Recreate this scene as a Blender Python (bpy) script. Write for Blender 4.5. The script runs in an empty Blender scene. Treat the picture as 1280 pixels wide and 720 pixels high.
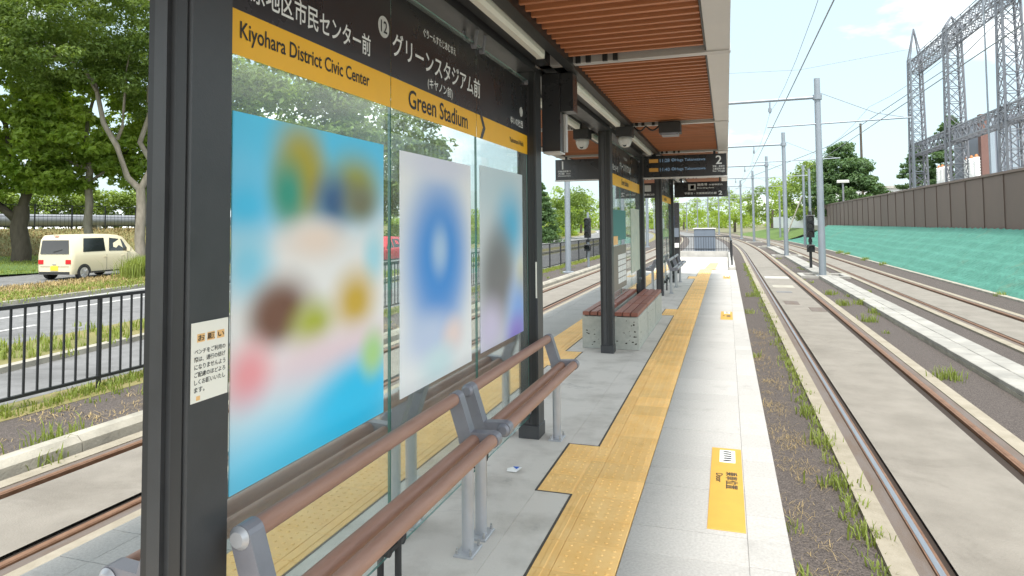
import bpy, bmesh, math, random
import numpy as np
from mathutils import Matrix, Vector
random.seed(7); np.random.seed(7)
S = bpy.context.scene
COL = S.collection
R = math.radians
# ------------------------------------------------------------------ camera
F_PX, YAW, PITCH, ROLL, PY = 822.85, .314694, .046725, -.0089935, 242.65
cam = bpy.data.cameras.new('camera'); co = bpy.data.objects.new('camera', cam); COL.objects.link(co)
cam.sensor_width = 36; cam.lens = F_PX / 1280 * 36; cam.shift_y = -(360 - PY) / 1280; cam.clip_end = 3000; cam.clip_start = .05
fw = Vector((-math.sin(YAW) * math.cos(PITCH), math.cos(YAW) * math.cos(PITCH), math.sin(PITCH)))
rt = Vector((math.cos(YAW), math.sin(YAW), 0)); up = rt.cross(fw)
r2 = rt * math.cos(ROLL) + up * math.sin(ROLL); u2 = -rt * math.sin(ROLL) + up * math.cos(ROLL)
m = Matrix((r2, u2, -fw)).transposed().to_4x4(); m.translation = (0, 0, 1.65)
co.matrix_world = m
S.camera = co
# ------------------------------------------------------------------ sky and sun
SUN_EL, SUN_AZ = 63, 166          # azimuth: degrees clockwise from +Y (the way the track runs)
W = bpy.data.worlds.new('World'); S.world = W; W.use_nodes = True
nt = W.node_tree; nt.nodes.clear()
out = nt.nodes.new('ShaderNodeOutputWorld'); bg = nt.nodes.new('ShaderNodeBackground'); bg.inputs[1].default_value = .10
sky = nt.nodes.new('ShaderNodeTexSky'); sky.sky_type = 'NISHITA'; sky.sun_disc = False
sky.sun_elevation = R(SUN_EL); sky.sun_rotation = R(SUN_AZ); sky.dust_density = 2.0; sky.air_density = 1.0
tc = nt.nodes.new('ShaderNodeTexCoord'); mp = nt.nodes.new('ShaderNodeMapping'); mp.inputs['Scale'].default_value = (1, 1, 2.6); mp.inputs['Location'].default_value = (7.7, 2.3, 4.1)
nz = nt.nodes.new('ShaderNodeTexNoise'); nz.inputs['Scale'].default_value = 2.3; nz.inputs['Detail'].default_value = 7; nz.inputs['Roughness'].default_value = .55
rp = nt.nodes.new('ShaderNodeValToRGB'); rp.color_ramp.elements[0].position = .47; rp.color_ramp.elements[0].color = (0, 0, 0, 1)
rp.color_ramp.elements[1].position = .68; rp.color_ramp.elements[1].color = (1, 1, 1, 1)
mx = nt.nodes.new('ShaderNodeMix'); mx.data_type = 'RGBA'; mx.inputs[7].default_value = (8.6, 8.5, 8.2, 1)
L = nt.links.new
L(tc.outputs['Generated'], mp.inputs[0]); L(mp.outputs[0], nz.inputs[0]); L(nz.outputs[0], rp.inputs[0])
vl = nt.nodes.new('ShaderNodeMix'); vl.data_type = 'RGBA'; vl.inputs[0].default_value = .8; vl.inputs[7].default_value = (2.3, 2.9, 3.05, 1)      # thin veil of cirrus over the blue
L(sky.outputs[0], vl.inputs[6]); L(rp.outputs[0], mx.inputs[0]); L(vl.outputs[2], mx.inputs[6]); L(mx.outputs[2], bg.inputs[0]); L(bg.outputs[0], out.inputs[0])
sd = bpy.data.lights.new('sun', 'SUN'); sd.energy = 1.6; sd.angle = R(11); sd.color = (1, .95, .88)
so = bpy.data.objects.new('sun', sd); COL.objects.link(so)
az, el = R(SUN_AZ), R(SUN_EL)
sv = Vector((math.sin(az) * math.cos(el), math.cos(az) * math.cos(el), math.sin(el)))
so.rotation_euler = sv.to_track_quat('Z', 'Y').to_euler(); so.location = (0, -10, 30)
S.view_settings.view_transform = 'Standard'; S.view_settings.look = 'None'; S.view_settings.gamma = 1
S.view_settings.exposure = 1.88
S.render.engine = 'CYCLES'; S.cycles.max_bounces = 10; S.cycles.transparent_max_bounces = 24

# ------------------------------------------------------------------ materials
def mat(name, col, rough=.6, metal=0., var=.0, vscale=4., bump=0., bscale=60., col2=None, spec=.5, island=0., stretch=None, thr=None, stain=None, bdist=.01):
    """procedural principled material: noise mixes col with col2 (or a darker/lighter self)"""
    M = bpy.data.materials.new(name); M.use_nodes = True
    t = M.node_tree; b = t.nodes['Principled BSDF']; k = t.links.new
    b.inputs['Roughness'].default_value = rough; b.inputs['Metallic'].default_value = metal; b.inputs['Specular IOR Level'].default_value = spec
    c = tuple(col) + (1,)
    b.inputs['Base Color'].default_value = c
    geo = t.nodes.new('ShaderNodeNewGeometry')
    vec = geo.outputs['Position']
    if stretch:
        g = t.nodes.new('ShaderNodeMapping'); g.inputs['Scale'].default_value = stretch; k(vec, g.inputs[0]); vec = g.outputs[0]
    last = None
    if var or col2:
        n = t.nodes.new('ShaderNodeTexNoise'); n.inputs['Scale'].default_value = vscale; n.inputs['Detail'].default_value = 8; n.inputs['Roughness'].default_value = .6
        k(vec, n.inputs['Vector'])
        r = t.nodes.new('ShaderNodeValToRGB'); lo, hi = thr or (.32, .68)
        r.color_ramp.elements[0].position = lo; r.color_ramp.elements[1].position = hi
        if col2: a1, a2 = c, tuple(col2) + (1,)
        else: a1 = tuple(max(0, x * (1 - var)) for x in col) + (1,); a2 = tuple(min(1, x * (1 + var)) for x in col) + (1,)
        r.color_ramp.elements[0].color = a1; r.color_ramp.elements[1].color = a2
        k(n.outputs[0], r.inputs[0]); last = r.outputs[0]
        rr = t.nodes.new('ShaderNodeMapRange'); rr.inputs[3].default_value = max(.02, rough - .1); rr.inputs[4].default_value = min(1, rough + .1)
        k(n.outputs[0], rr.inputs[0]); k(rr.outputs[0], b.inputs['Roughness'])
    if stain:                                   # darker dirt patches with their own outline
        sc, sscale, slo, shi = stain
        n3 = t.nodes.new('ShaderNodeTexNoise'); n3.inputs['Scale'].default_value = sscale; n3.inputs['Detail'].default_value = 10; n3.inputs['Roughness'].default_value = .72; n3.inputs['Distortion'].default_value = .6
        k(vec, n3.inputs['Vector']); m3 = t.nodes.new('ShaderNodeMapRange'); m3.inputs[1].default_value = slo; m3.inputs[2].default_value = shi; m3.inputs[3].default_value = 0; m3.inputs[4].default_value = .85
        k(n3.outputs[0], m3.inputs[0]); x3 = t.nodes.new('ShaderNodeMix'); x3.data_type = 'RGBA'; x3.inputs[7].default_value = tuple(sc) + (1,); k(m3.outputs[0], x3.inputs[0])
        if last: k(last, x3.inputs[6])
        else: x3.inputs[6].default_value = c
        last = x3.outputs[2]
    if island:
        hs = t.nodes.new('ShaderNodeHueSaturation'); mr = t.nodes.new('ShaderNodeMapRange'); mr.inputs[3].default_value = 1 - island; mr.inputs[4].default_value = 1 + island
        k(geo.outputs['Random Per Island'], mr.inputs[0]); k(mr.outputs[0], hs.inputs['Value'])
        if last: k(last, hs.inputs['Color'])
        else: hs.inputs['Color'].default_value = c
        last = hs.outputs[0]
    if last: k(last, b.inputs['Base Color'])
    if bump:
        n2 = t.nodes.new('ShaderNodeTexNoise'); n2.inputs['Scale'].default_value = bscale; n2.inputs['Detail'].default_value = 6
        k(vec, n2.inputs['Vector'])
        bp = t.nodes.new('ShaderNodeBump'); bp.inputs['Strength'].default_value = bump; bp.inputs['Distance'].default_value = bdist
        k(n2.outputs[0], bp.inputs['Height']); k(bp.outputs[0], b.inputs['Normal'])
    return M
def objvar(M, amt):
    """per-object value variation"""
    t = M.node_tree; b = t.nodes['Principled BSDF']; k = t.links.new
    oi = t.nodes.new('ShaderNodeObjectInfo'); mr = t.nodes.new('ShaderNodeMapRange'); mr.inputs[3].default_value = 1 - amt; mr.inputs[4].default_value = 1 + amt
    hs = t.nodes.new('ShaderNodeHueSaturation'); k(oi.outputs['Random'], mr.inputs[0]); k(mr.outputs[0], hs.inputs['Value'])
    s = b.inputs['Base Color']
    if s.is_linked: k(s.links[0].from_socket, hs.inputs['Color'])
    else: hs.inputs['Color'].default_value = s.default_value
    k(hs.outputs[0], s); return M
def leafmat(name, col, col2, rough=.55, trans=.25):
    M = mat(name, col, rough, col2=col2, vscale=.9, island=.28)
    M.node_tree.nodes['Principled BSDF'].inputs['Transmission Weight'].default_value = 0
    t = M.node_tree; b = t.nodes['Principled BSDF']; o = t.nodes['Material Output']
    tr = t.nodes.new('ShaderNodeBsdfTranslucent'); tr.inputs[0].default_value = (col2[0] * 1.4, col2[1] * 1.4, col2[2] * .8, 1)
    ms = t.nodes.new('ShaderNodeMixShader'); ms.inputs[0].default_value = trans
    t.links.new(b.outputs[0], ms.inputs[1]); t.links.new(tr.outputs[0], ms.inputs[2]); t.links.new(ms.outputs[0], o.inputs[0])
    return M
def glassmat(name, tint, dirt=.06, refl=1.0):
    M = bpy.data.materials.new(name); M.use_nodes = True; t = M.node_tree; t.nodes.clear(); k = t.links.new
    o = t.nodes.new('ShaderNodeOutputMaterial'); tr = t.nodes.new('ShaderNodeBsdfTransparent'); tr.inputs[0].default_value = tuple(tint) + (1,)
    gl = t.nodes.new('ShaderNodeBsdfGlossy'); gl.inputs['Roughness'].default_value = .02
    lw = t.nodes.new('ShaderNodeLayerWeight'); lw.inputs[0].default_value = .5; pw = t.nodes.new('ShaderNodeMath'); pw.operation = 'POWER'; pw.inputs[1].default_value = 4.5; k(lw.outputs['Facing'], pw.inputs[0])
    fr = t.nodes.new('ShaderNodeMath'); fr.operation = 'MULTIPLY_ADD'; fr.inputs[1].default_value = .9 * refl; fr.inputs[2].default_value = .042 * refl; k(pw.outputs[0], fr.inputs[0])
    m1 = t.nodes.new('ShaderNodeMixShader'); k(fr.outputs[0], m1.inputs[0]); k(tr.outputs[0], m1.inputs[1]); k(gl.outputs[0], m1.inputs[2])
    df = t.nodes.new('ShaderNodeBsdfDiffuse'); df.inputs[0].default_value = (.72, .76, .74, 1)
    geo = t.nodes.new('ShaderNodeNewGeometry'); n = t.nodes.new('ShaderNodeTexNoise'); n.inputs['Scale'].default_value = 3.5; n.inputs['Detail'].default_value = 9; n.inputs['Roughness'].default_value = .7
    k(geo.outputs['Position'], n.inputs['Vector'])
    mr = t.nodes.new('ShaderNodeMapRange'); mr.inputs[1].default_value = .3; mr.inputs[2].default_value = .75; mr.inputs[3].default_value = dirt * .3; mr.inputs[4].default_value = dirt * 1.9
    k(n.outputs[0], mr.inputs[0])
    m2 = t.nodes.new('ShaderNodeMixShader'); k(mr.outputs[0], m2.inputs[0]); k(m1.outputs[0], m2.inputs[1]); k(df.outputs[0], m2.inputs[2]); k(m2.outputs[0], o.inputs[0])
    return M
def postermat(name, base, blobs):
    """soft out-of-focus colour fields on a printed sheet; blobs = (y, z, ry, rz, colour) in world metres"""
    M = bpy.data.materials.new(name); M.use_nodes = True; t = M.node_tree; b = t.nodes['Principled BSDF']; k = t.links.new
    b.inputs['Roughness'].default_value = .35
    geo = t.nodes.new('ShaderNodeNewGeometry'); last = None
    for (y, z, ry, rz, c) in blobs:
        mpn = t.nodes.new('ShaderNodeMapping'); mpn.inputs['Scale'].default_value = (0, 1 / ry, 1 / rz); mpn.inputs['Location'].default_value = (0, -y / ry, -z / rz)
        k(geo.outputs['Position'], mpn.inputs[0])
        ln = t.nodes.new('ShaderNodeVectorMath'); ln.operation = 'LENGTH'; k(mpn.outputs[0], ln.inputs[0])
        mr = t.nodes.new('ShaderNodeMapRange'); mr.interpolation_type = 'SMOOTHSTEP'; mr.inputs[1].default_value = 1.6; mr.inputs[2].default_value = .1
        mr.inputs[3].default_value = 0; mr.inputs[4].default_value = 1
        k(ln.outputs['Value'], mr.inputs[0])
        mm = t.nodes.new('ShaderNodeMix'); mm.data_type = 'RGBA'; mm.inputs[7].default_value = tuple(c) + (1,)
        if last: k(last, mm.inputs[6])
        else: mm.inputs[6].default_value = tuple(base) + (1,)
        k(mr.outputs[0], mm.inputs[0]); last = mm.outputs[2]
    k(last, b.inputs['Base Color']); return M
def emitmat(name, col, s):
    M = bpy.data.materials.new(name); M.use_nodes = True; b = M.node_tree.nodes['Principled BSDF']
    b.inputs['Base Color'].default_value = tuple(c * .3 for c in col) + (1,); b.inputs['Emission Color'].default_value = tuple(col) + (1,); b.inputs['Emission Strength'].default_value = s
    return M

MT = {}
MT['asphalt'] = mat('asphalt_trackside', (.086, .071, .064), .9, var=.75, vscale=85, bump=.9, bscale=140)
MT['roadasphalt'] = mat('road_asphalt', (.17, .17, .172), .85, var=.18, vscale=3, bump=.4, bscale=90, stain=((.09, .09, .09), .5, .52, .7))
MT['slabconc'] = mat('track_concrete', (.185, .167, .142), .85, col2=(.245, .224, .194), vscale=2.6, bump=.5, bscale=70, stain=((.135, .12, .10), .9, .54, .74))
MT['strip'] = mat('edge_strip_concrete', (.25, .22, .165), .85, col2=(.33, .295, .235), vscale=5, bump=.4, bscale=60)
MT['filler'] = mat('rail_side_filler', (.12, .085, .062), .75, col2=(.145, .125, .115), vscale=3.5, bump=.3, bscale=70, stretch=(3, .6, 1))
MT['rail'] = mat('rail_rust', (.20, .10, .055), .55, .5, col2=(.28, .16, .10), vscale=14, bump=.3, bscale=120)
MT['railtop'] = mat('rail_polished', (.46, .45, .47), .33, 1., var=.12, vscale=20, stretch=(6, .4, 1))
MT['groove'] = mat('flangeway', (.035, .024, .018), .9)
MT['platconc'] = objvar(mat('platform_concrete', (.42, .39, .35), .75, col2=(.62, .585, .54), vscale=2.3, bump=.25, bscale=90, thr=(.26, .52), stain=((.22, .21, .20), 1.7, .58, .75)), .03)
MT['slab'] = objvar(mat('paving_slab', (.35, .34, .325), .8, col2=(.46, .45, .43), vscale=70, bump=.4, bscale=230, stain=((.29, .28, .265), 2.2, .56, .76)), .05)
MT['platface'] = mat('platform_face', (.45, .44, .41), .8, var=.15, vscale=3, bump=.3)
MT['tact'] = objvar(mat('tactile_yellow', (.90, .53, .17), .65, col2=(.95, .62, .25), vscale=5, bump=.15, bscale=160, stain=((.62, .36, .10), 3., .56, .78)), .08)
MT['sealant'] = mat('dark_sealant', (.075, .068, .062), .7, var=.25, vscale=20)
MT['plate'] = mat('yellow_plate', (.52, .30, .05), .6, var=.05, vscale=12)
MT['white'] = mat('white_print', (.85, .85, .83), .5)
MT['ink'] = mat('dark_print', (.02, .02, .022), .5)
MT['grey_ink'] = mat('pale_grey_print', (.62, .62, .60), .45)
MT['charcoal'] = mat('charcoal_paint', (.048, .050, .054), .40, var=.12, vscale=6, bump=.05, bscale=200)
MT['charcoal2'] = mat('charcoal_dark_and_recess_shade', (.022, .023, .025), .45)
MT['signblack'] = mat('sign_black', (.028, .028, .031), .28, var=.1, vscale=3)
MT['signyel'] = mat('sign_yellow', (.95, .50, .02), .4, var=.04, vscale=3)
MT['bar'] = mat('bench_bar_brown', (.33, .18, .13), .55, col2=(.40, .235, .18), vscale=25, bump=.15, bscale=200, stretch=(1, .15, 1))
MT['bracket'] = mat('bracket_grey', (.25, .25, .285), .42, .25, var=.08, vscale=12)
MT['leg'] = mat('leg_silver', (.47, .48, .51), .38, .35, var=.06, vscale=8)
MT['bolt'] = mat('bolt_steel', (.55, .55, .55), .3, .9)
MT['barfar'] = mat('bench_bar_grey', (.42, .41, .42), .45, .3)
MT['glass'] = glassmat('shelter_glass', (.93, .972, .958), .055)
MT['glassedge'] = mat('glass_edge', (.05, .20, .17), .2, spec=.8)
MT['slat'] = objvar(mat('ceiling_slat_wood', (.46, .165, .070), .5, col2=(.56, .22, .10), vscale=10, stretch=(.3, 12, 12)), .10)
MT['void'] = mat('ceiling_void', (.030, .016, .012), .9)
MT['fascia'] = mat('fascia_aluminium', (.62, .60, .585), .42, .2, var=.05, vscale=3)
MT['beam'] = mat('beam_silver', (.55, .53, .52), .4, .3)
MT['roof'] = mat('roof_sheet', (.45, .45, .45), .5)
MT['tube'] = mat('tube_cover', (.80, .79, .72), .35)
MT['stone'] = mat('oya_stone', (.41, .425, .385), .9, col2=(.51, .52, .475), vscale=18, bump=.6, bscale=60)
MT['pore'] = mat('stone_pore', (.045, .04, .03), .95)
MT['wood'] = objvar(mat('seat_wood', (.26, .092, .062), .5, col2=(.33, .13, .095), vscale=14, stretch=(12, .6, 12)), .12)
MT['conc'] = mat('pale_concrete', (.45, .435, .405), .8, var=.14, vscale=2.5, bump=.3)
MT['lid'] = objvar(mat('trough_lid', (.31, .30, .275), .8, var=.2, vscale=3, bump=.3, bscale=70), .06)
MT['kerbw'] = mat('kerb_concrete', (.33, .31, .26), .85, var=.25, vscale=3, bump=.4, bscale=50)
MT['mast'] = mat('mast_galvanised', (.27, .305, .345), .45, .35, var=.06, vscale=2)
MT['wire'] = mat('wire', (.22, .24, .26), .5, .4)
MT['sigblack'] = mat('signal_black', (.022, .023, .025), .5)
MT['lens'] = mat('signal_lens', (.02, .03, .035), .1)
MT['net'] = mat('slope_net_green', (.042, .175, .13), .85, col2=(.065, .225, .175), vscale=1.1, bump=1., bscale=7, bdist=.055, stain=((.10, .17, .115), .7, .57, .72))
MT['brown'] = objvar(mat('wall_brown', (.115, .078, .063), .6, col2=(.15, .105, .086), vscale=.8, stretch=(1, 1, .3)), .10)
MT['browncap'] = mat('wall_cap', (.16, .11, .09), .6)
MT['tower'] = mat('tower_steel', (.23, .24, .27), .55, .4, var=.1)
MT['porc'] = mat('porcelain', (.78, .79, .78), .25)
MT['orange'] = mat('bushing_cap', (.55, .20, .06), .4)
MT['gear'] = mat('switchgear_grey', (.30, .36, .42), .5)
MT['louv'] = mat('louvre_grey', (.22, .24, .29), .5, .2)
MT['redpil'] = mat('red_brown_pilaster', (.19, .105, .09), .7)
MT['whitewall'] = mat('white_cladding', (.74, .75, .76), .6, var=.05)
MT['fence'] = mat('fence_black', (.026, .028, .032), .45, .2)
MT['grass'] = leafmat('grass_blades', (.15, .215, .04), (.26, .30, .07), .6, .35)
MT['straw'] = mat('straw', (.33, .245, .11), .8, island=.35)
MT['lawn'] = mat('lawn', (.06, .115, .016), .9, col2=(.10, .16, .03), vscale=1.2, bump=.8, bscale=30)
MT['dry'] = mat('dry_verge', (.22, .185, .075), .9, col2=(.14, .14, .045), vscale=.8, bump=.8, bscale=25)
MT['bank'] = mat('dry_bank', (.185, .16, .06), .9, col2=(.14, .15, .045), vscale=.5, bump=.8, bscale=20)
MT['earth'] = mat('ground', (.13, .14, .06), .95, col2=(.17, .15, .09), vscale=.08)
MT['leaf1'] = leafmat('leaf_bright', (.135, .235, .035), (.31, .40, .07), trans=.5)
MT['leaf2'] = leafmat('leaf_deep', (.085, .15, .03), (.18, .25, .055), trans=.4)
MT['leaf3'] = leafmat('leaf_conifer', (.055, .12, .042), (.12, .20, .075), trans=.3)
MT['leaf4'] = leafmat('leaf_hedge', (.14, .22, .03), (.24, .32, .05))
MT['bark'] = mat('bark_grey', (.19, .165, .13), .9, col2=(.30, .27, .22), vscale=6, bump=.8, bscale=20, stretch=(1, 1, .3))
MT['bark2'] = mat('bark_dark', (.075, .060, .045), .9, col2=(.12, .10, .08), vscale=6, bump=.8, bscale=20, stretch=(1, 1, .3))
MT['cream'] = mat('car_cream', (.70, .63, .45), .25, spec=.6)
MT['redcar'] = mat('car_red', (.55, .03, .05), .25)
MT['darkcar'] = mat('car_dark', (.06, .065, .08), .25)
MT['carglass'] = mat('car_glass', (.015, .018, .02), .06, spec=.7)
MT['tyre'] = mat('tyre', (.022, .022, .022), .8)
MT['rim'] = mat('wheel_rim', (.55, .56, .57), .35, .7)
MT['redlamp'] = mat('tail_lamp', (.55, .02, .03), .15)
MT['plateyel'] = mat('number_plate', (.85, .62, .05), .5)
MT['blackplas'] = mat('black_plastic', (.03, .03, .032), .5)
MT['cabinet'] = mat('cabinet_blue_grey', (.15, .18, .225), .5)
MT['camwhite'] = mat('camera_white', (.55, .55, .53), .4)
MT['bluetag'] = mat('blue_tag', (.02, .12, .55), .4)
MT['led_w'] = emitmat('led_text', (.25, .38, .52), .10)
MT['led_o'] = emitmat('led_orange', (.60, .30, .06), .08)
MT['paint'] = mat('road_paint', (.55, .55, .53), .7, var=.1, vscale=8)
MT['pipe'] = mat('pale_pipe', (.26, .27, .30), .45, .2)
MT['notice'] = mat('notice_paper', (.86, .84, .76), .6)
MT['noticeor'] = mat('notice_orange', (.85, .52, .22), .6)
MT['map'] = mat('map_print', (.62, .62, .50), .4, col2=(.45, .52, .45), vscale=9)
MT['teal'] = mat('teal_print', (.035, .20, .19), .4)
MT['brownpan'] = mat('brown_print', (.20, .17, .14), .4, var=.15, vscale=30)

# ------------------------------------------------------------------ mesh builder
def org(p):
    while p is not None:
        if p.get('_o') is not None: return tuple(p['_o'])
        p = p.parent
    return (0, 0, 0)
class MB:
    def __init__(s): s.v = []; s.f = []; s.mi = []; s.sm = []
    def add(s, vs, fs, mi=0, smooth=False):
        o = len(s.v); s.v += [tuple(p) for p in vs]
        for f in fs: s.f.append(tuple(i + o for i in f)); s.mi.append(mi); s.sm.append(smooth)
        return s
    def box(s, x0, x1, y0, y1, z0, z1, mi=0, c=0.):
        if x0 > x1: x0, x1 = x1, x0
        if y0 > y1: y0, y1 = y1, y0
        if c <= 0:
            v = [(x, y, z) for z in (z0, z1) for (x, y) in ((x0, y0), (x1, y0), (x1, y1), (x0, y1))]
            return s.add(v, [(3, 2, 1, 0), (4, 5, 6, 7), (0, 1, 5, 4), (1, 2, 6, 5), (2, 3, 7, 6), (3, 0, 4, 7)], mi)
        v = [(x0, y0, z0), (x1, y0, z0), (x1, y1, z0), (x0, y1, z0), (x0, y0, z1 - c), (x1, y0, z1 - c), (x1, y1, z1 - c), (x0, y1, z1 - c),
             (x0 + c, y0 + c, z1), (x1 - c, y0 + c, z1), (x1 - c, y1 - c, z1), (x0 + c, y1 - c, z1)]
        f = [(3, 2, 1, 0), (8, 9, 10, 11)]
        for a in range(4):
            b = (a + 1) % 4; f += [(a, b, b + 4, a + 4), (a + 4, b + 4, b + 8, a + 8)]
        return s.add(v, f, mi)
    def cyl(s, p0, p1, r0, r1=None, n=10, mi=0, caps=True):
        r1 = r0 if r1 is None else r1
        p0, p1 = Vector(p0), Vector(p1); d = (p1 - p0).normalized()
        a = d.orthogonal().normalized(); b = d.cross(a)
        v = []
        for (p, r) in ((p0, r0), (p1, r1)):
            for i in range(n):
                t = 2 * math.pi * i / n; v.append(p + a * (r * math.cos(t)) + b * (r * math.sin(t)))
        f = [(i, (i + 1) % n, n + (i + 1) % n, n + i) for i in range(n)]
        s.add(v, f, mi, True)
        if caps:
            s.add(v[:n], [tuple(range(n - 1, -1, -1))], mi); s.add(v[n:], [tuple(range(n))], mi)
        return s
    def bar(s, p0, p1, w, h=None, mi=0):
        h = w if h is None else h
        p0, p1 = Vector(p0), Vector(p1); d = (p1 - p0).normalized()
        a = d.cross(Vector((0, 0, 1)))
        if a.length < 1e-3: a = Vector((1, 0, 0))
        a.normalize(); b = a.cross(d)
        v = [p + a * (sx * w / 2) + b * (sy * h / 2) for p in (p0, p1) for (sx, sy) in ((-1, -1), (1, -1), (1, 1), (-1, 1))]
        return s.add(v, [(0, 1, 2, 3), (7, 6, 5, 4), (0, 4, 5, 1), (1, 5, 6, 2), (2, 6, 7, 3), (3, 7, 4, 0)], mi)
    def tube(s, pts, rs, n=6, mi=0):
        pts = [Vector(p) for p in pts]
        if not hasattr(rs, '__len__'): rs = [rs] * len(pts)
        v = []; N = len(pts)
        for i, p in enumerate(pts):
            d = (pts[min(i + 1, N - 1)] - pts[max(i - 1, 0)]).normalized()
            ref = Vector((0, 0, 1)) if abs(d.z) < .9 else Vector((1, 0, 0))
            a = d.cross(ref).normalized(); b = a.cross(d)
            for j in range(n):
                t = 2 * math.pi * j / n; v.append(p + a * (rs[i] * math.cos(t)) + b * (rs[i] * math.sin(t)))
        f = [(i * n + j, i * n + (j + 1) % n, (i + 1) * n + (j + 1) % n, (i + 1) * n + j) for i in range(N - 1) for j in range(n)]
        s.add(v, f, mi, True)
        s.add(v[:n], [tuple(range(n))], mi); s.add(v[-n:], [tuple(range(n - 1, -1, -1))], mi)
        return s
    def prism_y(s, prof, y0, y1, mi=0):
        """extrude an x,z outline along y"""
        n = len(prof); v = [(x, y0, z) for x, z in prof] + [(x, y1, z) for x, z in prof]
        s.add(v, [(i, n + i, n + (i + 1) % n, (i + 1) % n) for i in range(n)], mi)
        s.add(v[:n], [tuple(range(n))], mi); s.add(v[n:], [tuple(range(n - 1, -1, -1))], mi); return s
    def prism_x(s, prof, x0, x1, mi=0):
        """extrude a y,z outline along x"""
        n = len(prof); v = [(x0, y, z) for y, z in prof] + [(x1, y, z) for y, z in prof]
        s.add(v, [(i, (i + 1) % n, n + (i + 1) % n, n + i) for i in range(n)], mi)
        s.add(v[:n], [tuple(range(n - 1, -1, -1))], mi); s.add(v[n:], [tuple(range(n))], mi); return s
    def lathe(s, c, prof, n=14, mi=0):
        v = [(c[0] + r * math.cos(2 * math.pi * j / n), c[1] + r * math.sin(2 * math.pi * j / n), c[2] + z) for r, z in prof for j in range(n)]
        f = [(i * n + j, i * n + (j + 1) % n, (i + 1) * n + (j + 1) % n, (i + 1) * n + j) for i in range(len(prof) - 1) for j in range(n)]
        return s.add(v, f, mi, True)
    def mesh(s, name, mats, origin=(0, 0, 0)):
        me = bpy.data.meshes.new(name); ox, oy, oz = origin
        me.from_pydata([(x - ox, y - oy, z - oz) for x, y, z in s.v], [], s.f)
        for M in (mats if isinstance(mats, (list, tuple)) else [mats]): me.materials.append(MT[M] if isinstance(M, str) else M)
        me.polygons.foreach_set('material_index', s.mi); me.polygons.foreach_set('use_smooth', s.sm); me.update()
        return me
    def build(s, name, mats, parent=None, origin=None):
        o3 = origin if origin is not None else org(parent)
        return link(name, s.mesh(name, mats, o3), parent, None if parent else o3)
def link(name, me, parent=None, loc=None):
    o = bpy.data.objects.new(name, me); COL.objects.link(o)
    if parent: o.parent = parent
    if loc: o.location = loc
    return o
ORIG = []
def tag(o, label=None, cat=None, group=None, kind=None):
    if label: o['label'] = label
    if cat: o['category'] = cat
    if group: o['group'] = group
    if kind: o['kind'] = kind
    return o
def thing(name, label, cat, loc=(0, 0, 0), group=None, rz=0):
    o = bpy.data.objects.new(name, None); COL.objects.link(o); o.location = loc; o.rotation_euler = (0, 0, rz); o.empty_display_size = .1
    if not rz: o['_o'] = loc
    ORIG.append(o); return tag(o, label, cat, group)
def copy_tree(o, parent=None):
    c = o.copy(); COL.objects.link(c); c.parent = parent
    if c.get('_o') is not None: ORIG.append(c)
    for ch in [x for x in ALLCH(o)]: copy_tree(ch, c)
    return c
def ALLCH(o): return list(o.children)
def struct(mb, name, mats): return tag(mb.build(name, mats), kind='structure')
FRAMES = {'+x': ((0, 1, 0), (0, 0, 1)), '-y': ((1, 0, 0), (0, 0, 1)), 'up': ((0, -1, 0), (1, 0, 0)), '-x': ((0, -1, 0), (0, 0, 1))}
def text(name, s, frame, loc, parent, M, h=None, w=None, align='l', th=.0012, gap=None):
    """flat lettering mesh; loc = lower-left (or centre/right) corner in world; h = glyph box height, w = total width"""
    cu = bpy.data.curves.new('t', 'FONT'); cu.body = s; cu.resolution_u = 3; cu.fill_mode = 'FRONT'; cu.offset = .012
    if gap: cu.space_line = gap
    ob = bpy.data.objects.new('t', cu); COL.objects.link(ob)
    dg = bpy.context.evaluated_depsgraph_get(); me = bpy.data.meshes.new_from_object(ob.evaluated_get(dg))
    bpy.data.objects.remove(ob); bpy.data.curves.remove(cu)
    n = len(me.vertices)
    if n == 0: return None
    a = np.empty(n * 3); me.vertices.foreach_get('co', a); a = a.reshape(-1, 3)
    lo, hi = a.min(0), a.max(0); sy = h / (hi[1] - lo[1]); sx = (w / (hi[0] - lo[0])) if w else sy
    u = (a[:, 0] - lo[0]) * sx; v = (a[:, 1] - lo[1]) * sy; tw = (hi[0] - lo[0]) * sx
    if align == 'c': u -= tw / 2
    if align == 'r': u -= tw
    X, Y = (np.array(q, float) for q in FRAMES[frame]); Z = np.cross(X, Y)
    o3 = np.array(parent.get('_o', (0, 0, 0)), float)
    b = np.array(loc) + u[:, None] * X + v[:, None] * Y + Z * th - o3
    me.vertices.foreach_set('co', b.ravel()); me.update(); me.materials.clear(); me.materials.append(MT[M]); me.name = name
    return link(name, me, parent)
def np_mesh(name, V, Fq, mats, parent=None, mi=None, origin=(0, 0, 0), smooth=False):
    me = bpy.data.meshes.new(name); V = np.asarray(V, float) - np.array(origin); Fq = np.asarray(Fq, np.int32); k = Fq.shape[1]
    me.vertices.add(len(V)); me.vertices.foreach_set('co', V.ravel())
    me.loops.add(Fq.size); me.loops.foreach_set('vertex_index', Fq.ravel())
    me.polygons.add(len(Fq)); me.polygons.foreach_set('loop_start', np.arange(0, Fq.size, k, dtype=np.int32)); me.polygons.foreach_set('loop_total', np.full(len(Fq), k, np.int32))
    if mi is not None: me.polygons.foreach_set('material_index', mi)
    me.polygons.foreach_set('use_smooth', np.full(len(Fq), smooth, bool))
    for M in (mats if isinstance(mats, (list, tuple)) else [mats]): me.materials.append(MT[M])
    me.update(calc_edges=True); me.validate()
    return link(name, me, parent, None if parent else origin)

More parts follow.
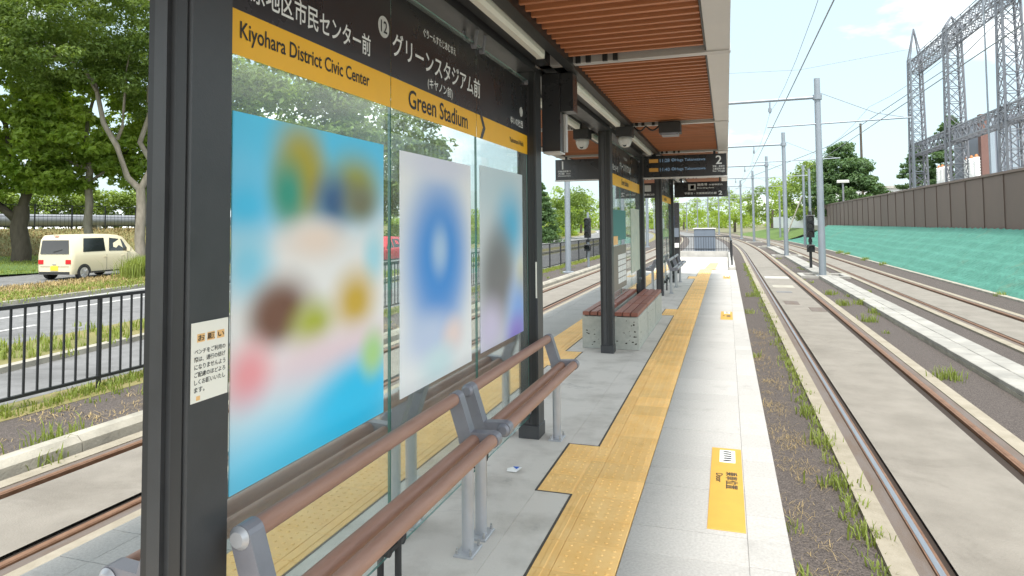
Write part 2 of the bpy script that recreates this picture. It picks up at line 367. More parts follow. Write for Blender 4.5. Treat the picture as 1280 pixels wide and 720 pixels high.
# ------------------------------------------------------------------ layout functions
CX = -1.49                                   # centre line of the island platform
ZG = -.345                                   # track side ground
ZR = -.305                                   # rail top
def cx(y): return 0. if y < 42 else -(y - 42) ** 2 / 1300.
def ylist(y0, y1, step=4.):
    ys = [y0]
    if y0 < 42: ys.append(min(42, y1))
    y = max(42, y0)
    while y < y1 - 1e-6: y = min(y + step, y1); ys.append(y)
    return sorted(set(ys))
def strip(mb, x0, x1, z, y0, y1, mi=0, thick=None, fn=cx, ys=None):
    ys = ys or ylist(y0, y1); v = []; f = []
    for y in ys: c = fn(y); v += [(x0 + c, y, z), (x1 + c, y, z)]
    for i in range(len(ys) - 1): f.append((2 * i, 2 * i + 1, 2 * i + 3, 2 * i + 2))
    if thick:
        n = len(v); v += [(x, y, zz - thick) for x, y, zz in v]
        for i in range(len(ys) - 1):
            f += [(2 * i, 2 * i + 2, n + 2 * i + 2, n + 2 * i), (2 * i + 1, n + 2 * i + 1, n + 2 * i + 3, 2 * i + 3)]
        f += [(0, n, n + 1, 1), (2 * len(ys) - 2, 2 * len(ys) - 1, n + 2 * len(ys) - 1, n + 2 * len(ys) - 2)]
    mb.add(v, f, mi); return mb

# ------------------------------------------------------------------ ground
struct(MB().add([(-1500, -300, -.42), (1500, -300, -.42), (1500, 2500, -.42), (-1500, 2500, -.42)], [(0, 1, 2, 3)]), 'ground', 'earth')
g = MB(); strip(g, .2, 7.2, ZG, -12, 260); struct(g, 'trackside_asphalt', 'asphalt')
g = MB(); strip(g, -7.35, -3.1, ZG, -12, 260); struct(g, 'trackside_asphalt', 'asphalt')
g = MB(); strip(g, -3.2, .25, ZG - .004, 24, 260); struct(g, 'apron', 'roadasphalt')
def track(xc, shiny=(1, 1)):
    b = MB(); strip(b, xc - .46, xc + .42, ZR - .012, -12, 260); T = struct(b, 'tram_track', 'slabconc')
    for sgn in (-1, 1):
        xr = xc + sgn * .545
        b = MB()
        strip(b, xr - .032, xr + .032, ZR, -12, 260, thick=.1); r = b.build('rail', 'rail', T)
        b = MB(); strip(b, xr - (.022 if sgn < 0 else .012), xr + (.012 if sgn < 0 else .022), ZR + .003, -12, 260); b.build('running_band', 'railtop' if shiny[(sgn + 1) // 2] else 'rail', r)
        b = MB(); i0, i1 = (xr + .034, xr + .085) if sgn < 0 else (xr - .125, xr - .034)
        strip(b, min(i0, i1), max(i0, i1), ZR - .035, -12, 260, mi=0); b.build('flangeway', 'groove', T)
        b = MB(); strip(b, xr + sgn * .034, xr + sgn * .125, ZR - .014, -12, 260); b.build('filler_strip', 'filler', T)
        b = MB(); strip(b, xr + sgn * .127, xr + sgn * .27, ZR - .006, -12, 260, thick=.08); b.build('edge_beam', 'strip', T)
    return T
TR1 = track(1.64, (1, 0)); TR2 = track(4.97, (0, 0)); TR3 = track(-4.62, (0, 0))
# covers and pale crossing slabs let into the near track
for (x0, x1, y0, y1, M) in ((1.3, 1.62, 17.2, 17.9, 'filler'), (1.75, 2.05, 16.0, 16.7, 'filler'), (1.3, 1.9, 21.5, 22.3, 'kerbw'), (1.25, 2.05, 25.0, 25.9, 'conc'), (1.3, 1.7, 20.0, 20.4, 'roadasphalt')):
    MB().box(x0, x1, y0, y1, ZR - .03, ZR - .006).build('inspection_cover', M, TR1)

# ------------------------------------------------------------------ platform
PY0, PY1 = -3., 24.6
P = struct(MB().box(-3.25, .27, PY0, PY1, ZG - .03, -.03), 'platform', 'platface')
def pieces(me_cache, name, x0, x1, ya, yb, M, z0=-.03, z1=0, gap=.003, c=.004, jit=.0012):
    key = (round(x1 - x0, 4), round(yb - ya, 4), M, z1)
    if key not in me_cache:
        me_cache[key] = MB().box(-(x1 - x0) / 2 + gap, (x1 - x0) / 2 - gap, -(yb - ya) / 2 + gap, (yb - ya) / 2 - gap, z0, z1, 0, c).mesh(name, M)
    o = link(name, me_cache[key], P, ((x0 + x1) / 2, (ya + yb) / 2, random.uniform(-jit, jit)))
    return o
cache = {}
y = -1.07
while y < PY1 - .2:
    for sgn in (1, -1):
        for (a, b_) in ((-.535, .065), (.065, .27)):
            xs = sorted((CX + sgn * (a - CX), CX + sgn * (b_ - CX)))
            if sgn < 0 and y < 1: continue
            pieces(cache, 'paving_slab', xs[0] - .0017, xs[1] + .0017, y, y + .3, 'slab', gap=.0022, c=.0025)
    y += .3
# middle zone: poured bays
ymid = [-3, -1.2, .7, 2.35, 4.15, 5.95, 7.75, 9.55, 11.35, 13.15, 14.95, 16.75, 18.55, 20.35, 22.15, 24.6]
STUBS = {1: [(4.02, 4.92), (12.2, 13.1), (20.4, 21.3)], -1: [(7.55, 8.45), (15.7, 16.6)]}
for i in range(len(ymid) - 1):
    for (x0, x1) in ((-1.168, -.950), (-2.030, -1.812)):
        sgn = 1 if x0 > CX else -1
        segs = [(ymid[i], ymid[i + 1])]
        for (s0, s1) in STUBS[sgn]:
            ns = []
            for (a, b_) in segs:
                if b_ <= s0 or a >= s1: ns.append((a, b_)); continue
                if a < s0: ns.append((a, s0))
                if b_ > s1: ns.append((s1, b_))
            segs = ns
        for (a, b_) in segs:
            pieces(cache, 'concrete_bay', x0, x1, a, b_, 'platconc', gap=0.0008, c=.0006, jit=.0004)
    pieces(cache, 'concrete_bay', -1.812, -1.168, ymid[i], ymid[i + 1], 'platconc', gap=0.0012, c=.0015, jit=.0004)
# tactile paving
def dots(mb, x0, x1, y0, y1, nx, ny):
    for i in range(nx):
        for j in range(ny):
            cxx = x0 + (i + .5) * (x1 - x0) / nx; cyy = y0 + (j + .5) * (y1 - y0) / ny; n = 6
            v = [(cxx + r * math.cos(k * math.pi / 3), cyy + r * math.sin(k * math.pi / 3), z) for r, z in ((.0115, .0015), (.0065, .0065)) for k in range(n)]
            mb.add(v, [(k, (k + 1) % n, n + (k + 1) % n, n + k) for k in range(n)] + [tuple(range(n, 2 * n))], 0)
b = MB(); b.box(-.1485, .1485, -.1485, .1485, -.03, .002, 0, .002); dots(b, -.14, .14, -.14, .14, 5, 5); TD = b.mesh('tactile_tile', 'tact')
b = MB(); b.box(-.0485, .0485, -.1485, .1485, -.03, .002, 0, .002); b.box(-.014, .014, -.1475, .1475, .002, .0065, 0, .003); TB = b.mesh('tactile_bar', 'tact')
b = MB(); b.box(-.0485, .0485, -.1485, .1485, -.03, .002, 0, .002); dots(b, -.048, .048, -.14, .14, 2, 5); TB2 = b.mesh('tactile_tile', 'tact')
b = MB(); b.box(-.105, .105, -.1485, .1485, -.03, .002, 0, .002); dots(b, -.1, .1, -.14, .14, 4, 5); TS = b.mesh('tactile_tile', 'tact')
y = -.78
while y < PY1 - .1:
    for sgn in (1, -1):
        if sgn < 0 and y < .6: continue
        yy = y + .15
        link('tactile_tile', TD, P, (CX + sgn * (-.687 - CX), yy, random.uniform(-.0005, .001)))
        link('tactile_bar', TB2 if any(s0 <= yy <= s1 for s0, s1 in STUBS[sgn]) else TB, P, (CX + sgn * (-.887 - CX), yy, 0))
        for (s0, s1) in STUBS[sgn]:
            if s0 <= yy <= s1: link('tactile_tile', TS, P, (CX + sgn * (-1.056 - CX), s0 + .15 + .3 * round((yy - s0 - .15) / .3), 0))
    y += .3
b = MB()
for sgn in (1, -1):
    def mx_(x): return CX + sgn * (x - CX)
    prev = PY0
    for (s0, s1) in STUBS[sgn]:
        b.box(mx_(-.938), mx_(-.949), prev, s0, -.03, .001); b.box(mx_(-1.168), mx_(-.938), s0 - .011, s0 - .0005, -.03, .0015)
        b.box(mx_(-1.164), mx_(-1.175), s0 - .011, s1 + .011, -.03, .002); b.box(mx_(-1.168), mx_(-.938), s1 + .0005, s1 + .011, -.03, .0015); prev = s1
    b.box(mx_(-.938), mx_(-.949), prev, PY1, -.03, .001)
b.build('sealant_joint', 'sealant', P)
for sgn in (1, -1):
    for (s0, s1) in STUBS[sgn]: MB().box(CX + sgn * (-.951 - CX), CX + sgn * (-.9365 - CX), s0, s1, -.03, .0012).build('mortar_joint', 'tact', P)
# ramp, kerb walls at the far end
b = MB()
rp_ = [(PY1, 0), (34, -.30), (39.6, -.30)]
v = [(x, y_, z) for y_, z in rp_ for x in (-3.0, .02)]; b.add(v, [(0, 1, 3, 2), (2, 3, 5, 4)]); struct(b, 'ramp', 'platconc')
b = MB()
for i in range(12):
    y0 = PY1 + .02 + i * .75; y1 = y0 + .72
    def zz(q): return -.3 * min(1, (q - PY1) / 9.4) + .004
    b.add([(-.82, y0, zz(y0)), (-.42, y0, zz(y0)), (-.42, y1, zz(y1)), (-.82, y1, zz(y1))], [(0, 1, 2, 3)])
b.build('ramp_tactile', 'tact', P)
kw = thing('kerb_wall', 'pale concrete kerb wall bounding the ramp past the platform end', 'kerb', (-.1, 32, ZG))
for (a, c_, z) in ((24.65, 29.2, .10), (29.22, 34.4, .02), (34.42, 40.2, -.03)): MB().box(.04, .26, a, c_, ZG, z, 0, .015).build('kerb_block', 'conc', kw)
for i in range(4): MB().box(-2.9 + i * .735, -2.9 + .73 + i * .735, 40.02, 40.2, ZG, .02, 0, .01).build('kerb_block', 'conc', kw)
hr = thing('handrail', 'dark grey handrail with thin bars on the ramp kerb wall', 'railing', (-.1, 32, ZG))
MB().bar((.15, 25.7, .98), (.15, 40.1, .86), .05, .05).build('top_rail', 'fence', hr); MB().bar((-2.9, 40.1, .86), (.15, 40.1, .86), .05, .05).build('top_rail', 'fence', hr)
MB().bar((-2.9, 40.1, .15), (.15, 40.1, .15), .04, .04).build('bottom_rail', 'fence', hr)
for i in range(22): MB().box(-2.86 + i * .14 - .01, -2.86 + i * .14 + .01, 40.09, 40.11, .02, .85).build('baluster', 'fence', hr)
for yy in (25.7, 29, 33, 36.5): MB().box(.12, .18, yy - .03, yy + .03, -.02, .92).build('post', 'fence', hr)
cb = thing('utility_cabinet', 'blue grey steel cabinet standing beyond the ramp railing', 'cabinet', (-1.35, 44, ZG))
MB().box(-2.0, -.72, 43.4, 44.4, -.42, 1.28, 0, .03).build('body', 'cabinet', cb); MB().box(-2.06, -.66, 43.34, 44.46, 1.281, 1.34, 0, .02).build('roof', 'fascia', cb)
for i in range(2): MB().box(-1.95 + i * .63, -1.37 + i * .63, 43.375, 43.398, .0, 1.2).build('door', 'cabinet', cb)

# door position plates on the platform edge
def door_plate(y0, y1, lab):
    d = thing('door_plate', lab, 'floor marking', (-.04, (y0 + y1) / 2, .002), 'yellow door plates set in the platform edge')
    MB().box(-.14, .06, y0, y1, .0, .006, 0, .002).build('plate', 'plate', d)
    MB().box(-.085, .018, y1 - .30, y1 - .05, .0055, .0075).build('icon_panel', 'white', d)
    for i in range(5):
        b = MB(); yc = y1 - .085 - i * .045
        b.add([(-.062, yc - .012, .0082), (-.005, yc - .012, .0082), (-.005, yc + .012, .0082), (-.045, yc + .016, .0082), (-.062, yc + .008, .0082)], [(0, 1, 2, 3, 4)]); b.build('icon_figure', 'ink', d)
    text('lettering', '乗車位置', 'up', (-.045, y1 - .48, .0065), d, 'ink', .075, .29)
    text('lettering', 'Door', 'up', (-.105, y1 - .52, .0065), d, 'ink', .042, .15)
    return d
door_plate(3.78, 5.13, 'large yellow door plate in the near paving, beside the bottom right tactile strip')
for (y0, y1, lab) in ((11.9, 12.95, 'yellow door plate on the platform edge level with the stone benches'), (20.6, 21.6, 'small faraway yellow door plate near the ramp end of the platform')): door_plate(y0, y1, lab)
# litter
l_ = thing('paper_scrap', 'crumpled white and blue scrap of paper lying by the bench leg', 'litter', (-1.395, 4.29, .003))
b = MB(); b.add([(-1.44, 4.25, .004), (-1.37, 4.24, .008), (-1.345, 4.30, .022), (-1.40, 4.325, .014), (-1.45, 4.30, .006), (-1.40, 4.28, .026)], [(0, 1, 5), (1, 2, 5), (2, 3, 5), (3, 4, 5), (4, 0, 5)]); b.build('paper', 'white', l_)
b = MB(); b.add([(-1.405, 4.283, .028), (-1.372, 4.262, .021), (-1.36, 4.293, .027)], [(0, 1, 2)]); b.build('blue_print', 'bluetag', l_)

# ------------------------------------------------------------------ shelter
COLY = [1.537 + 3.5 * i for i in range(6)]
SH = thing('platform_shelter', 'long charcoal steel platform shelter with slatted wooden ceiling and glass screens', 'shelter', (CX, 10, 0))
b = MB()
b.box(-.077, .077, -.077, .077, .0, 2.86, 0)                                         # core
b.box(-.045, .000, -.092, -.0775, .12, 2.80, 1); b.box(.025, .062, -.083, -.0775, .0, 2.86, 2); b.box(-.077, -.05, -.081, -.0775, 0, 2.86, 2)  # cover strip; the two darker strips paint the shade of a recess and groove
COLM = b.mesh('column', ['charcoal', 'charcoal', 'charcoal2'])
b = MB(); b.box(-.082, .082, -.096, .084, .0, .10, 0, .004); BASEM = b.mesh('column_shoe', 'charcoal')
for yc in COLY:
    c = link('column', COLM, SH, (0, yc - 10, 0)); link('column_shoe', BASEM, c, (0, 0, .001))
RY0, RY1 = -.3, 21.2
ZC = 2.915
# roof deck, voids, fascias
MB().box(-3.03, .05, RY0, RY1, 3.04, 3.13).build('roof', 'roof', SH)
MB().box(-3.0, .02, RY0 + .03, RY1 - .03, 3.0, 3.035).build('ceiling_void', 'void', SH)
for sgn in (1, -1):
    xa, xb = CX + sgn * (-.112 - CX), CX + sgn * (.05 - CX)
    ys = [RY0] + [q - .03 for q in COLY] + [RY1]
    for i in range(len(ys) - 1): MB().box(xa, xb, ys[i] + .003, ys[i + 1] - .003, ZC, 3.036).build('fascia', 'fascia', SH)
    MB().box(CX + sgn * (-1.115 - CX), CX + sgn * (-1.19 - CX), RY0, RY1, ZC - .035, 2.998).build('channel', 'charcoal2', SH)
    MB().box(CX + sgn * (-1.30 - CX), CX + sgn * (-1.40 - CX), RY0, RY1, ZC - .01, 2.997).build('channel', 'charcoal2', SH)
    MB().box(CX + sgn * (-.114 - CX), CX + sgn * (-.126 - CX), RY0, RY1, ZC + .005, 2.998).build('edge_strip', 'charcoal2', SH)
MB().box(CX - .07, CX + .07, RY0, RY1, 2.862, 2.995).build('ridge_beam', 'charcoal', SH)
for yc in COLY:
    for sgn in (1, -1):
        MB().box(CX + sgn * .07, CX + sgn * 1.545, yc - .045, yc + .045, 2.905, 2.99).build('cross_beam', 'beam', SH)
        for q in (.42, .50, .63, .71): MB().box(CX + sgn * (q - .018), CX + sgn * (q + .018), yc - .075, yc - .046, 2.90, 2.965).build('cable_clip', 'charcoal2', SH)
# slats: 300 as pieces, the rest as one part
ylist_s = []
q = 1.6
while q < RY1 - .08:
    if min(abs(q - c) for c in COLY) > .085: ylist_s.append(q)
    q += .125
w_ = 1.115 - .13
SLM = MB().box(-w_ / 2, w_ / 2, -.017, .017, 0, .066).mesh('ceiling_slat', 'slat')
n = 0; rest = MB()
for sgn in (1, -1):
    xm = CX + sgn * ((-.13 - 1.115) / 2 - CX)
    for q in ylist_s:
        if n < 300: link('ceiling_slat', SLM, SH, (xm - CX, q - 10, ZC + .012)); n += 1
        else: rest.box(xm - w_ / 2, xm + w_ / 2, q - .017, q + .017, ZC + .012, ZC + .078)
    q = RY0 + .1
    while q < 1.6:
        if abs(q - COLY[0]) > .085: rest.box(xm - w_ / 2, xm + w_ / 2, q - .017, q + .017, ZC + .012, ZC + .078)
        q += .125
tag(rest.build('ceiling_slats', 'slat', SH), kind='stuff')
# glass bays
def glass_bay(yc0, z0=.16):
    y0, y1 = yc0 + .085, yc0 + 3.5 - .085; wpan = (y1 - y0) / 3
    for i in range(3):
        a, c_ = y0 + i * wpan + .004, y0 + (i + 1) * wpan - .004
        b = MB(); x0, x1 = CX - .006, CX + .006; zt = 2.80
        v = [(x, yy, z) for z in (z0, zt) for (x, yy) in ((x0, a), (x1, a), (x1, c_), (x0, c_))]
        b.add(v, [(1, 2, 6, 5), (3, 0, 4, 7)], 0); b.add(v, [(3, 2, 1, 0), (4, 5, 6, 7), (0, 1, 5, 4), (2, 3, 7, 6)], 1)
        b.build('glass_pane', ['glass', 'glassedge'], SH)
    for i in ((1, 2) if z0 < .5 else ()):
        yj = y0 + i * wpan
        for sg in (1, -1):
            b = MB()                                                # lower clamp: post with two arms
            b.cyl((CX + sg * .045, yj, 0), (CX + sg * .045, yj, z0 + .10), .016, n=10)
            b.cyl((CX + sg * .045, yj, z0 + .10), (CX + sg * .045, yj, z0 + .13), .022, .014, n=10)
            for s2 in (-1, 1):
                b.bar((CX + sg * .045, yj, z0 + .06), (CX + sg * .03, yj + s2 * .06, z0 + .05), .024, .02)
                b.cyl((CX + sg * .008, yj + s2 * .065, z0 + .05), (CX + sg * .04, yj + s2 * .065, z0 + .05), .026, n=12)
            b.build('glass_clamp', 'blackplas', SH)
            for s2 in (-1, 1):
                b = MB()
                b.bar((CX + sg * .045, yj + s2 * .07, 2.862), (CX + sg * .03, yj + s2 * .07, 2.77), .025, .012)
                b.cyl((CX + sg * .008, yj + s2 * .07, 2.765), (CX + sg * .035, yj + s2 * .07, 2.765), .02, n=10)
                b.build('glass_clamp', 'bracket', SH)
    for yj in (y0 + .05, y1 - .05):
        for zq in (z0 + .06, 2.765):
            [MB().cyl((CX + s3 * .008, yj, zq), (CX + s3 * .03, yj, zq), .02, n=10).build('glass_clamp', 'bracket', SH) for s3 in (1, -1)]
    return y0, wpan
bays = [glass_bay(COLY[0]), glass_bay(COLY[2], .62), glass_bay(COLY[4])]
# station name band on the first screen
SX = CX + .009
sg = thing('station_sign', 'black and yellow station name band with white lettering across the nearest glass screen', 'sign', (SX, 3.2, 2.2))
y0, wp = bays[0]
for i in range(3):
    a, c_ = y0 + i * wp + .004, y0 + (i + 1) * wp - .004
    MB().box(CX + .0075, SX, a, c_, 2.352, 2.765).build('black_band', 'signblack', sg); MB().box(CX + .0075, SX, a, c_, 2.203, 2.3505).build('yellow_band', 'signyel', sg)
FX = SX + .0005
text('lettering', '清原地区市民センター前', '+x', (FX, 1.692, 2.395), sg, 'white', .094, .852)
text('lettering', 'Kiyohara District Civic Center', '+x', (FX, 1.725, 2.243), sg, 'ink', .075, .81)
text('lettering', 'グリーンスタジアム前', '+x', (FX, 2.745, 2.455), sg, 'white', .118, 1.16)
text('lettering', 'ぐりーんすたじあむまえ', '+x', (FX, 3.08, 2.635), sg, 'white', .046, .43)
text('lettering', '(キヤノン前)', '+x', (FX, 3.13, 2.368), sg, 'white', .066, .33)
text('lettering', 'Green Stadium', '+x', (FX, 2.91, 2.232), sg, 'ink', .095, .78)
text('lettering', 'ゆいの杜西', '+x', (FX, 4.53, 2.39), sg, 'white', .058, .30)
text('lettering', 'Yuinomori-Nishi', '+x', (FX, 4.50, 2.252), sg, 'ink', .038, .34)
def disc_x(name, y, z, r, M, parent, x):
    b = MB(); n = 24; b.cyl((x, y, z), (x + .0015, y, z), r, n=n); return b.build(name, M, parent)
disc_x('number_disc', 2.662, 2.565, .05, 'grey_ink', sg, FX); text('lettering', '12', '+x', (FX + .0018, 2.662, 2.537), sg, 'ink', .056, .058, 'c')
disc_x('number_disc', 4.79, 2.515, .038, 'grey_ink', sg, FX)
b = MB(); b.add([(FX + .001, 3.90, 2.2035), (FX + .001, 3.945, 2.2035), (FX + .001, 4.0, 2.277), (FX + .001, 3.945, 2.350), (FX + .001, 3.90, 2.350), (FX + .001, 3.955, 2.277)], [(0, 1, 2, 5), (5, 2, 3, 4)]); b.build('chevron', 'signblack', sg)
# far name bands
for (bay, lab) in ((bays[1], 'black and yellow name band on the glass above the stone benches'), (bays[2], 'black and yellow name band on the farthest glass screen')):
    y0, wp = bay; s2 = thing('station_sign', lab, 'sign', (SX, y0 + 1.6, 2.2))
    for i in range(3):
        a, c_ = y0 + i * wp + .004, y0 + (i + 1) * wp - .004
        MB().box(CX + .0075, SX, a, c_, 2.352, 2.765).build('black_band', 'signblack', s2); MB().box(CX + .0075, SX, a, c_, 2.19, 2.3505).build('yellow_band', 'signyel', s2)
    text('lettering', 'グリーンスタジアム前', '+x', (FX, y0 + 1.05, 2.455), s2, 'white', .118, 1.16); text('lettering', 'ぐりーんすたじあむまえ', '+x', (FX, y0 + 1.4, 2.635), s2, 'white', .046, .43)
    text('lettering', '清原地区市民センター前', '+x', (FX, y0 + .05, 2.398), s2, 'white', .09, .85); text('lettering', 'Green Stadium', '+x', (FX, y0 + 1.2, 2.232), s2, 'ink', .09, .74)
# posters on the first screen
def poster(y0, y1, z0, z1, M, lab, x=SX):
    p = thing('poster', lab, 'poster', (x, (y0 + y1) / 2, z0), 'posters on the glass screen')
    b = MB(); b.box(x, x + .004, y0, y1, z0, z1); b.build('sheet', M, p); return p
pm1 = postermat('poster_sky', (.92, .90, .89), [(2.17, 2.05, 1.2, .36, (.07, .58, .90)), (2.17, 2.05, 1.2, .31, (.08, .60, .91)), (1.76, 1.72, .16, .12, (.08, .58, .90)), (1.77, 1.53, .13, .12, (.28, .68, .88)), (2.04, 1.88, .15, .17, (.44, .38, .02)), (2.07, 1.82, .14, .14, (.42, .36, .02)), (1.97, 1.77, .10, .12, (.04, .34, .24)),
    (2.42, 1.83, .20, .12, (.34, .36, .06)), (2.26, 1.75, .14, .11, (.05, .13, .28)), (2.46, 1.75, .14, .09, (.20, .20, .12)), (2.14, 1.60, .20, .08, (.92, .76, .66)), (2.57, 1.52, .09, .11, (.45, .78, .9)), (1.95, 1.36, .17, .12, (.20, .09, .06)), (1.90, 1.34, .12, .10, (.20, .09, .06)), (2.13, 1.28, .14, .10, (.46, .50, .05)),
    (2.42, 1.34, .16, .13, (.68, .44, .05)), (2.25, 1.15, .6, .10, (.88, .70, .76)), (1.78, 1.17, .11, .11, (.93, .38, .42)), (2.2, .84, 1.2, .22, (.10, .66, .95)), (2.45, .97, .28, .14, (.01, .58, .96)), (2.4, .93, .3, .12, (.01, .60, .96)), (2.56, 1.10, .10, .10, (.45, .74, .30))])
poster(1.695, 2.655, .82, 2.02, pm1, 'big blurred poster with blue sky at top and water below, nearest on glass')
pm2 = postermat('poster_bluesign', (.90, .91, .92), [(3.27, 1.47, .37, .41, (.06, .30, .80)), (3.27, 1.47, .33, .37, (.05, .29, .78)), (3.27, 1.52, .11, .13, (.42, .60, .86)), (3.27, 1.98, .45, .09, (.74, .76, .90)), (3.15, 1.08, .28, .12, (.58, .68, .90)), (3.45, 1.04, .15, .10, (.90, .74, .72)), (3.25, .92, .22, .10, (.66, .84, .88))])
poster(2.815, 3.725, .835, 2.012, pm2, 'white blurred poster with one large blue oval, middle of three')
pm3 = postermat('poster_grey', (.76, .80, .83), [(4.35, 1.90, .7, .26, (.56, .70, .76)), (4.5, 1.64, .30, .24, (.12, .52, .80)), (4.22, 1.30, .34, .34, (.20, .19, .20)), (4.22, 1.30, .28, .28, (.20, .19, .20)), (4.73, 1.2, .12, .18, (.74, .68, .40)), (4.05, .98, .28, .18, (.66, .60, .80)), (4.66, 1.02, .26, .24, (.26, .46, .90)), (4.62, .88, .25, .12, (.30, .24, .72))])
poster(3.885, 4.79, .85, 2.03, pm3, 'pale blurred poster with grey smudge and violet corner, beside the second column')
# small prints on the stone bench screen
def panel(y0, y1, z0, z1, M, lab, name):
    p = thing(name, lab, 'notice', (SX, (y0 + y1) / 2, z0)); MB().box(SX, SX + .004, y0, y1, z0, z1).build('sheet', M, p); return p
yb = bays[1][0]
p = panel(yb + .02, yb + 1.55, 1.42, 1.85, 'teal', 'teal printed sheet on the glass behind the stone benches', 'printed_poster'); MB().box(SX + .0045, SX + .006, yb + .1, yb + .75, 1.36, 1.48).build('orange_patch', 'noticeor', p)
p = panel(yb + .02, yb + 1.55, .72, 1.34, 'brownpan', 'brown timetable sheet with a white grid behind the stone benches', 'timetable')
for i in range(4):
    for j in range(5): MB().box(SX + .0045, SX + .0065, yb + .75 + i * .19, yb + .92 + i * .19, .80 + j * .085, .87 + j * .085).build('timetable_cell', 'white', p)
panel(yb + 2.15, yb + 3.2, .85, 1.9, 'map', 'pale green route map on the glass nearest the fourth column', 'route_map')
# notice on the near column, small one on the second
nx_ = CX + .077
nt_ = thing('notice', 'cream notice with orange heading stuck on the nearest column', 'notice', (nx_, 1.54, 1.16))
MB().box(nx_ + .0005, nx_ + .0025, 1.467, 1.607, 1.165, 1.385).build('sheet', 'notice', nt_)
for i in range(3): MB().box(nx_ + .0026, nx_ + .0032, 1.487 + i * .038, 1.515 + i * .038, 1.330, 1.353).build('orange_square', 'noticeor', nt_)
text('lettering', 'お 願 い', '+x', (nx_ + .003, 1.489, 1.333), nt_, 'ink', .017, .10)
for i, s_ in enumerate(('ベンチをご利用の', '際は、通行の妨げ', 'になりませんよう', 'ご配慮のほどよろ', 'しくお願いいたし')): text('lettering', s_, '+x', (nx_ + .002, 1.478, 1.297 - i * .021), nt_, 'ink', .0145, .118)
text('lettering', 'ます。', '+x', (nx_ + .002, 1.478, 1.192), nt_, 'ink', .0145, .038)
MB().box(nx_ + .0026, nx_ + .0032, 1.486, 1.500, 1.170, 1.182).build('orange_square', 'noticeor', nt_)
n2 = thing('notice', 'small white notice on the side of the second column', 'notice', (CX + .02, COLY[1] - .079, 1.1))
MB().box(CX + .066, CX + .0765, COLY[1] - .0905, COLY[1] - .0845, 1.08, 1.36).build('sheet', 'notice', n2)
# tube lights
k_ = 0; ords = ['nearest', 'second', 'third', 'fourth', 'fifth']
for i in range(5):
    for sgn, sd_ in ((1, 'right'), (-1, 'left')):
        xm = CX + sgn * .25; a, c_ = COLY[i] + .35, COLY[i] + 2.95
        t_ = thing('tube_light', f'{ords[i]} white tube ceiling light along the {sd_} side of the shelter beam', 'lamp', (xm, (a + c_) / 2, 2.9), 'tube lights under the shelter beam')
        b = MB(); b.prism_y([(xm + dx, 2.86 + dz) for dx, dz in ((-.035, .03), (-.035, -.005), (-.02, -.028), (.02, -.028), (.035, -.005), (.035, .03))], a, c_); b.build('diffuser', 'tube', t_)
        MB().box(xm - .05, xm + .05, a - .01, c_ + .01, 2.891, 2.93).build('housing', 'charcoal', t_)
        for q in (a - .012, c_ + .002): MB().box(xm - .03, xm + .03, q, q + .01, 2.835, 2.885).build('end_cap', 'tube', t_)
# equipment boxes, cameras, floodlight
e = thing('equipment_box', 'tall black equipment box fixed to the second column under the roof', 'box', (-1.33, COLY[1] + .2, 2.24))
MB().box(-1.405, -1.255, COLY[1] + .085, COLY[1] + .27, 2.24, 2.88, 0, .01).build('case', 'signblack', e); MB().box(-1.253, -1.15, COLY[1] + .10, COLY[1] + .26, 2.56, 2.87).build('side_case', 'signblack', e)
MB().box(-1.2545, -1.235, COLY[1] + .20, COLY[1] + .265, 2.245, 2.555).build('edge_trim', 'fascia', e); MB().box(-1.40, -1.26, COLY[1] + .09, COLY[1] + .265, 2.225, 2.2395).build('bottom_trim', 'fascia', e)
def dome(x, y, lab):
    d = thing('dome_camera', lab, 'camera', (x, y, 2.6)); MB().box(x - .10, x + .10, y - .1, y + .1, 2.745, 2.87).build('mount_box', 'blackplas', d)
    MB().lathe((x, y, 2.6), [(.0, .145), (.085, .145), (.088, .10), (.078, .075)], 18).build('housing', 'camwhite', d)
    MB().lathe((x, y, 2.6), [(.077, .075), (.068, .045), (.044, .022), (.0, .015)], 18).build('dome', 'camwhite', d); MB().cyl((x, y - .05, 2.648), (x, y - .063, 2.643), .024, n=12).build('lens', 'lens', d)
dome(-1.75, COLY[2] - .20, 'white dome camera hanging left of the third column'); dome(-1.20, COLY[2] - .20, 'white dome camera hanging right of the third column')
fl = thing('floodlight', 'black box floodlight under the ceiling slats near the platform edge', 'lamp', (-.64, COLY[2] - .2, 2.75))
MB().box(-.77, -.51, COLY[2] - .32, COLY[2] - .08, 2.765, 2.90, 0, .01).build('case', 'blackplas', fl); MB().box(-.74, -.54, COLY[2] - .31, COLY[2] - .1, 2.735, 2.7645).build('lens_plate', 'bracket', fl)
b = MB()
for (xa, xb) in ((-1.1, -.95), (-.95, -.78)): b.tube([(xa + (xb - xa) * t, COLY[2] - .1, 2.89 - .06 * math.sin(math.pi * t)) for t in np.linspace(0, 1, 7)], .011)
tag(b.build('cable', 'blackplas', None, (-.95, COLY[2] - .1, 2.85)), 'black looping cable between dome camera and floodlight', 'cable')
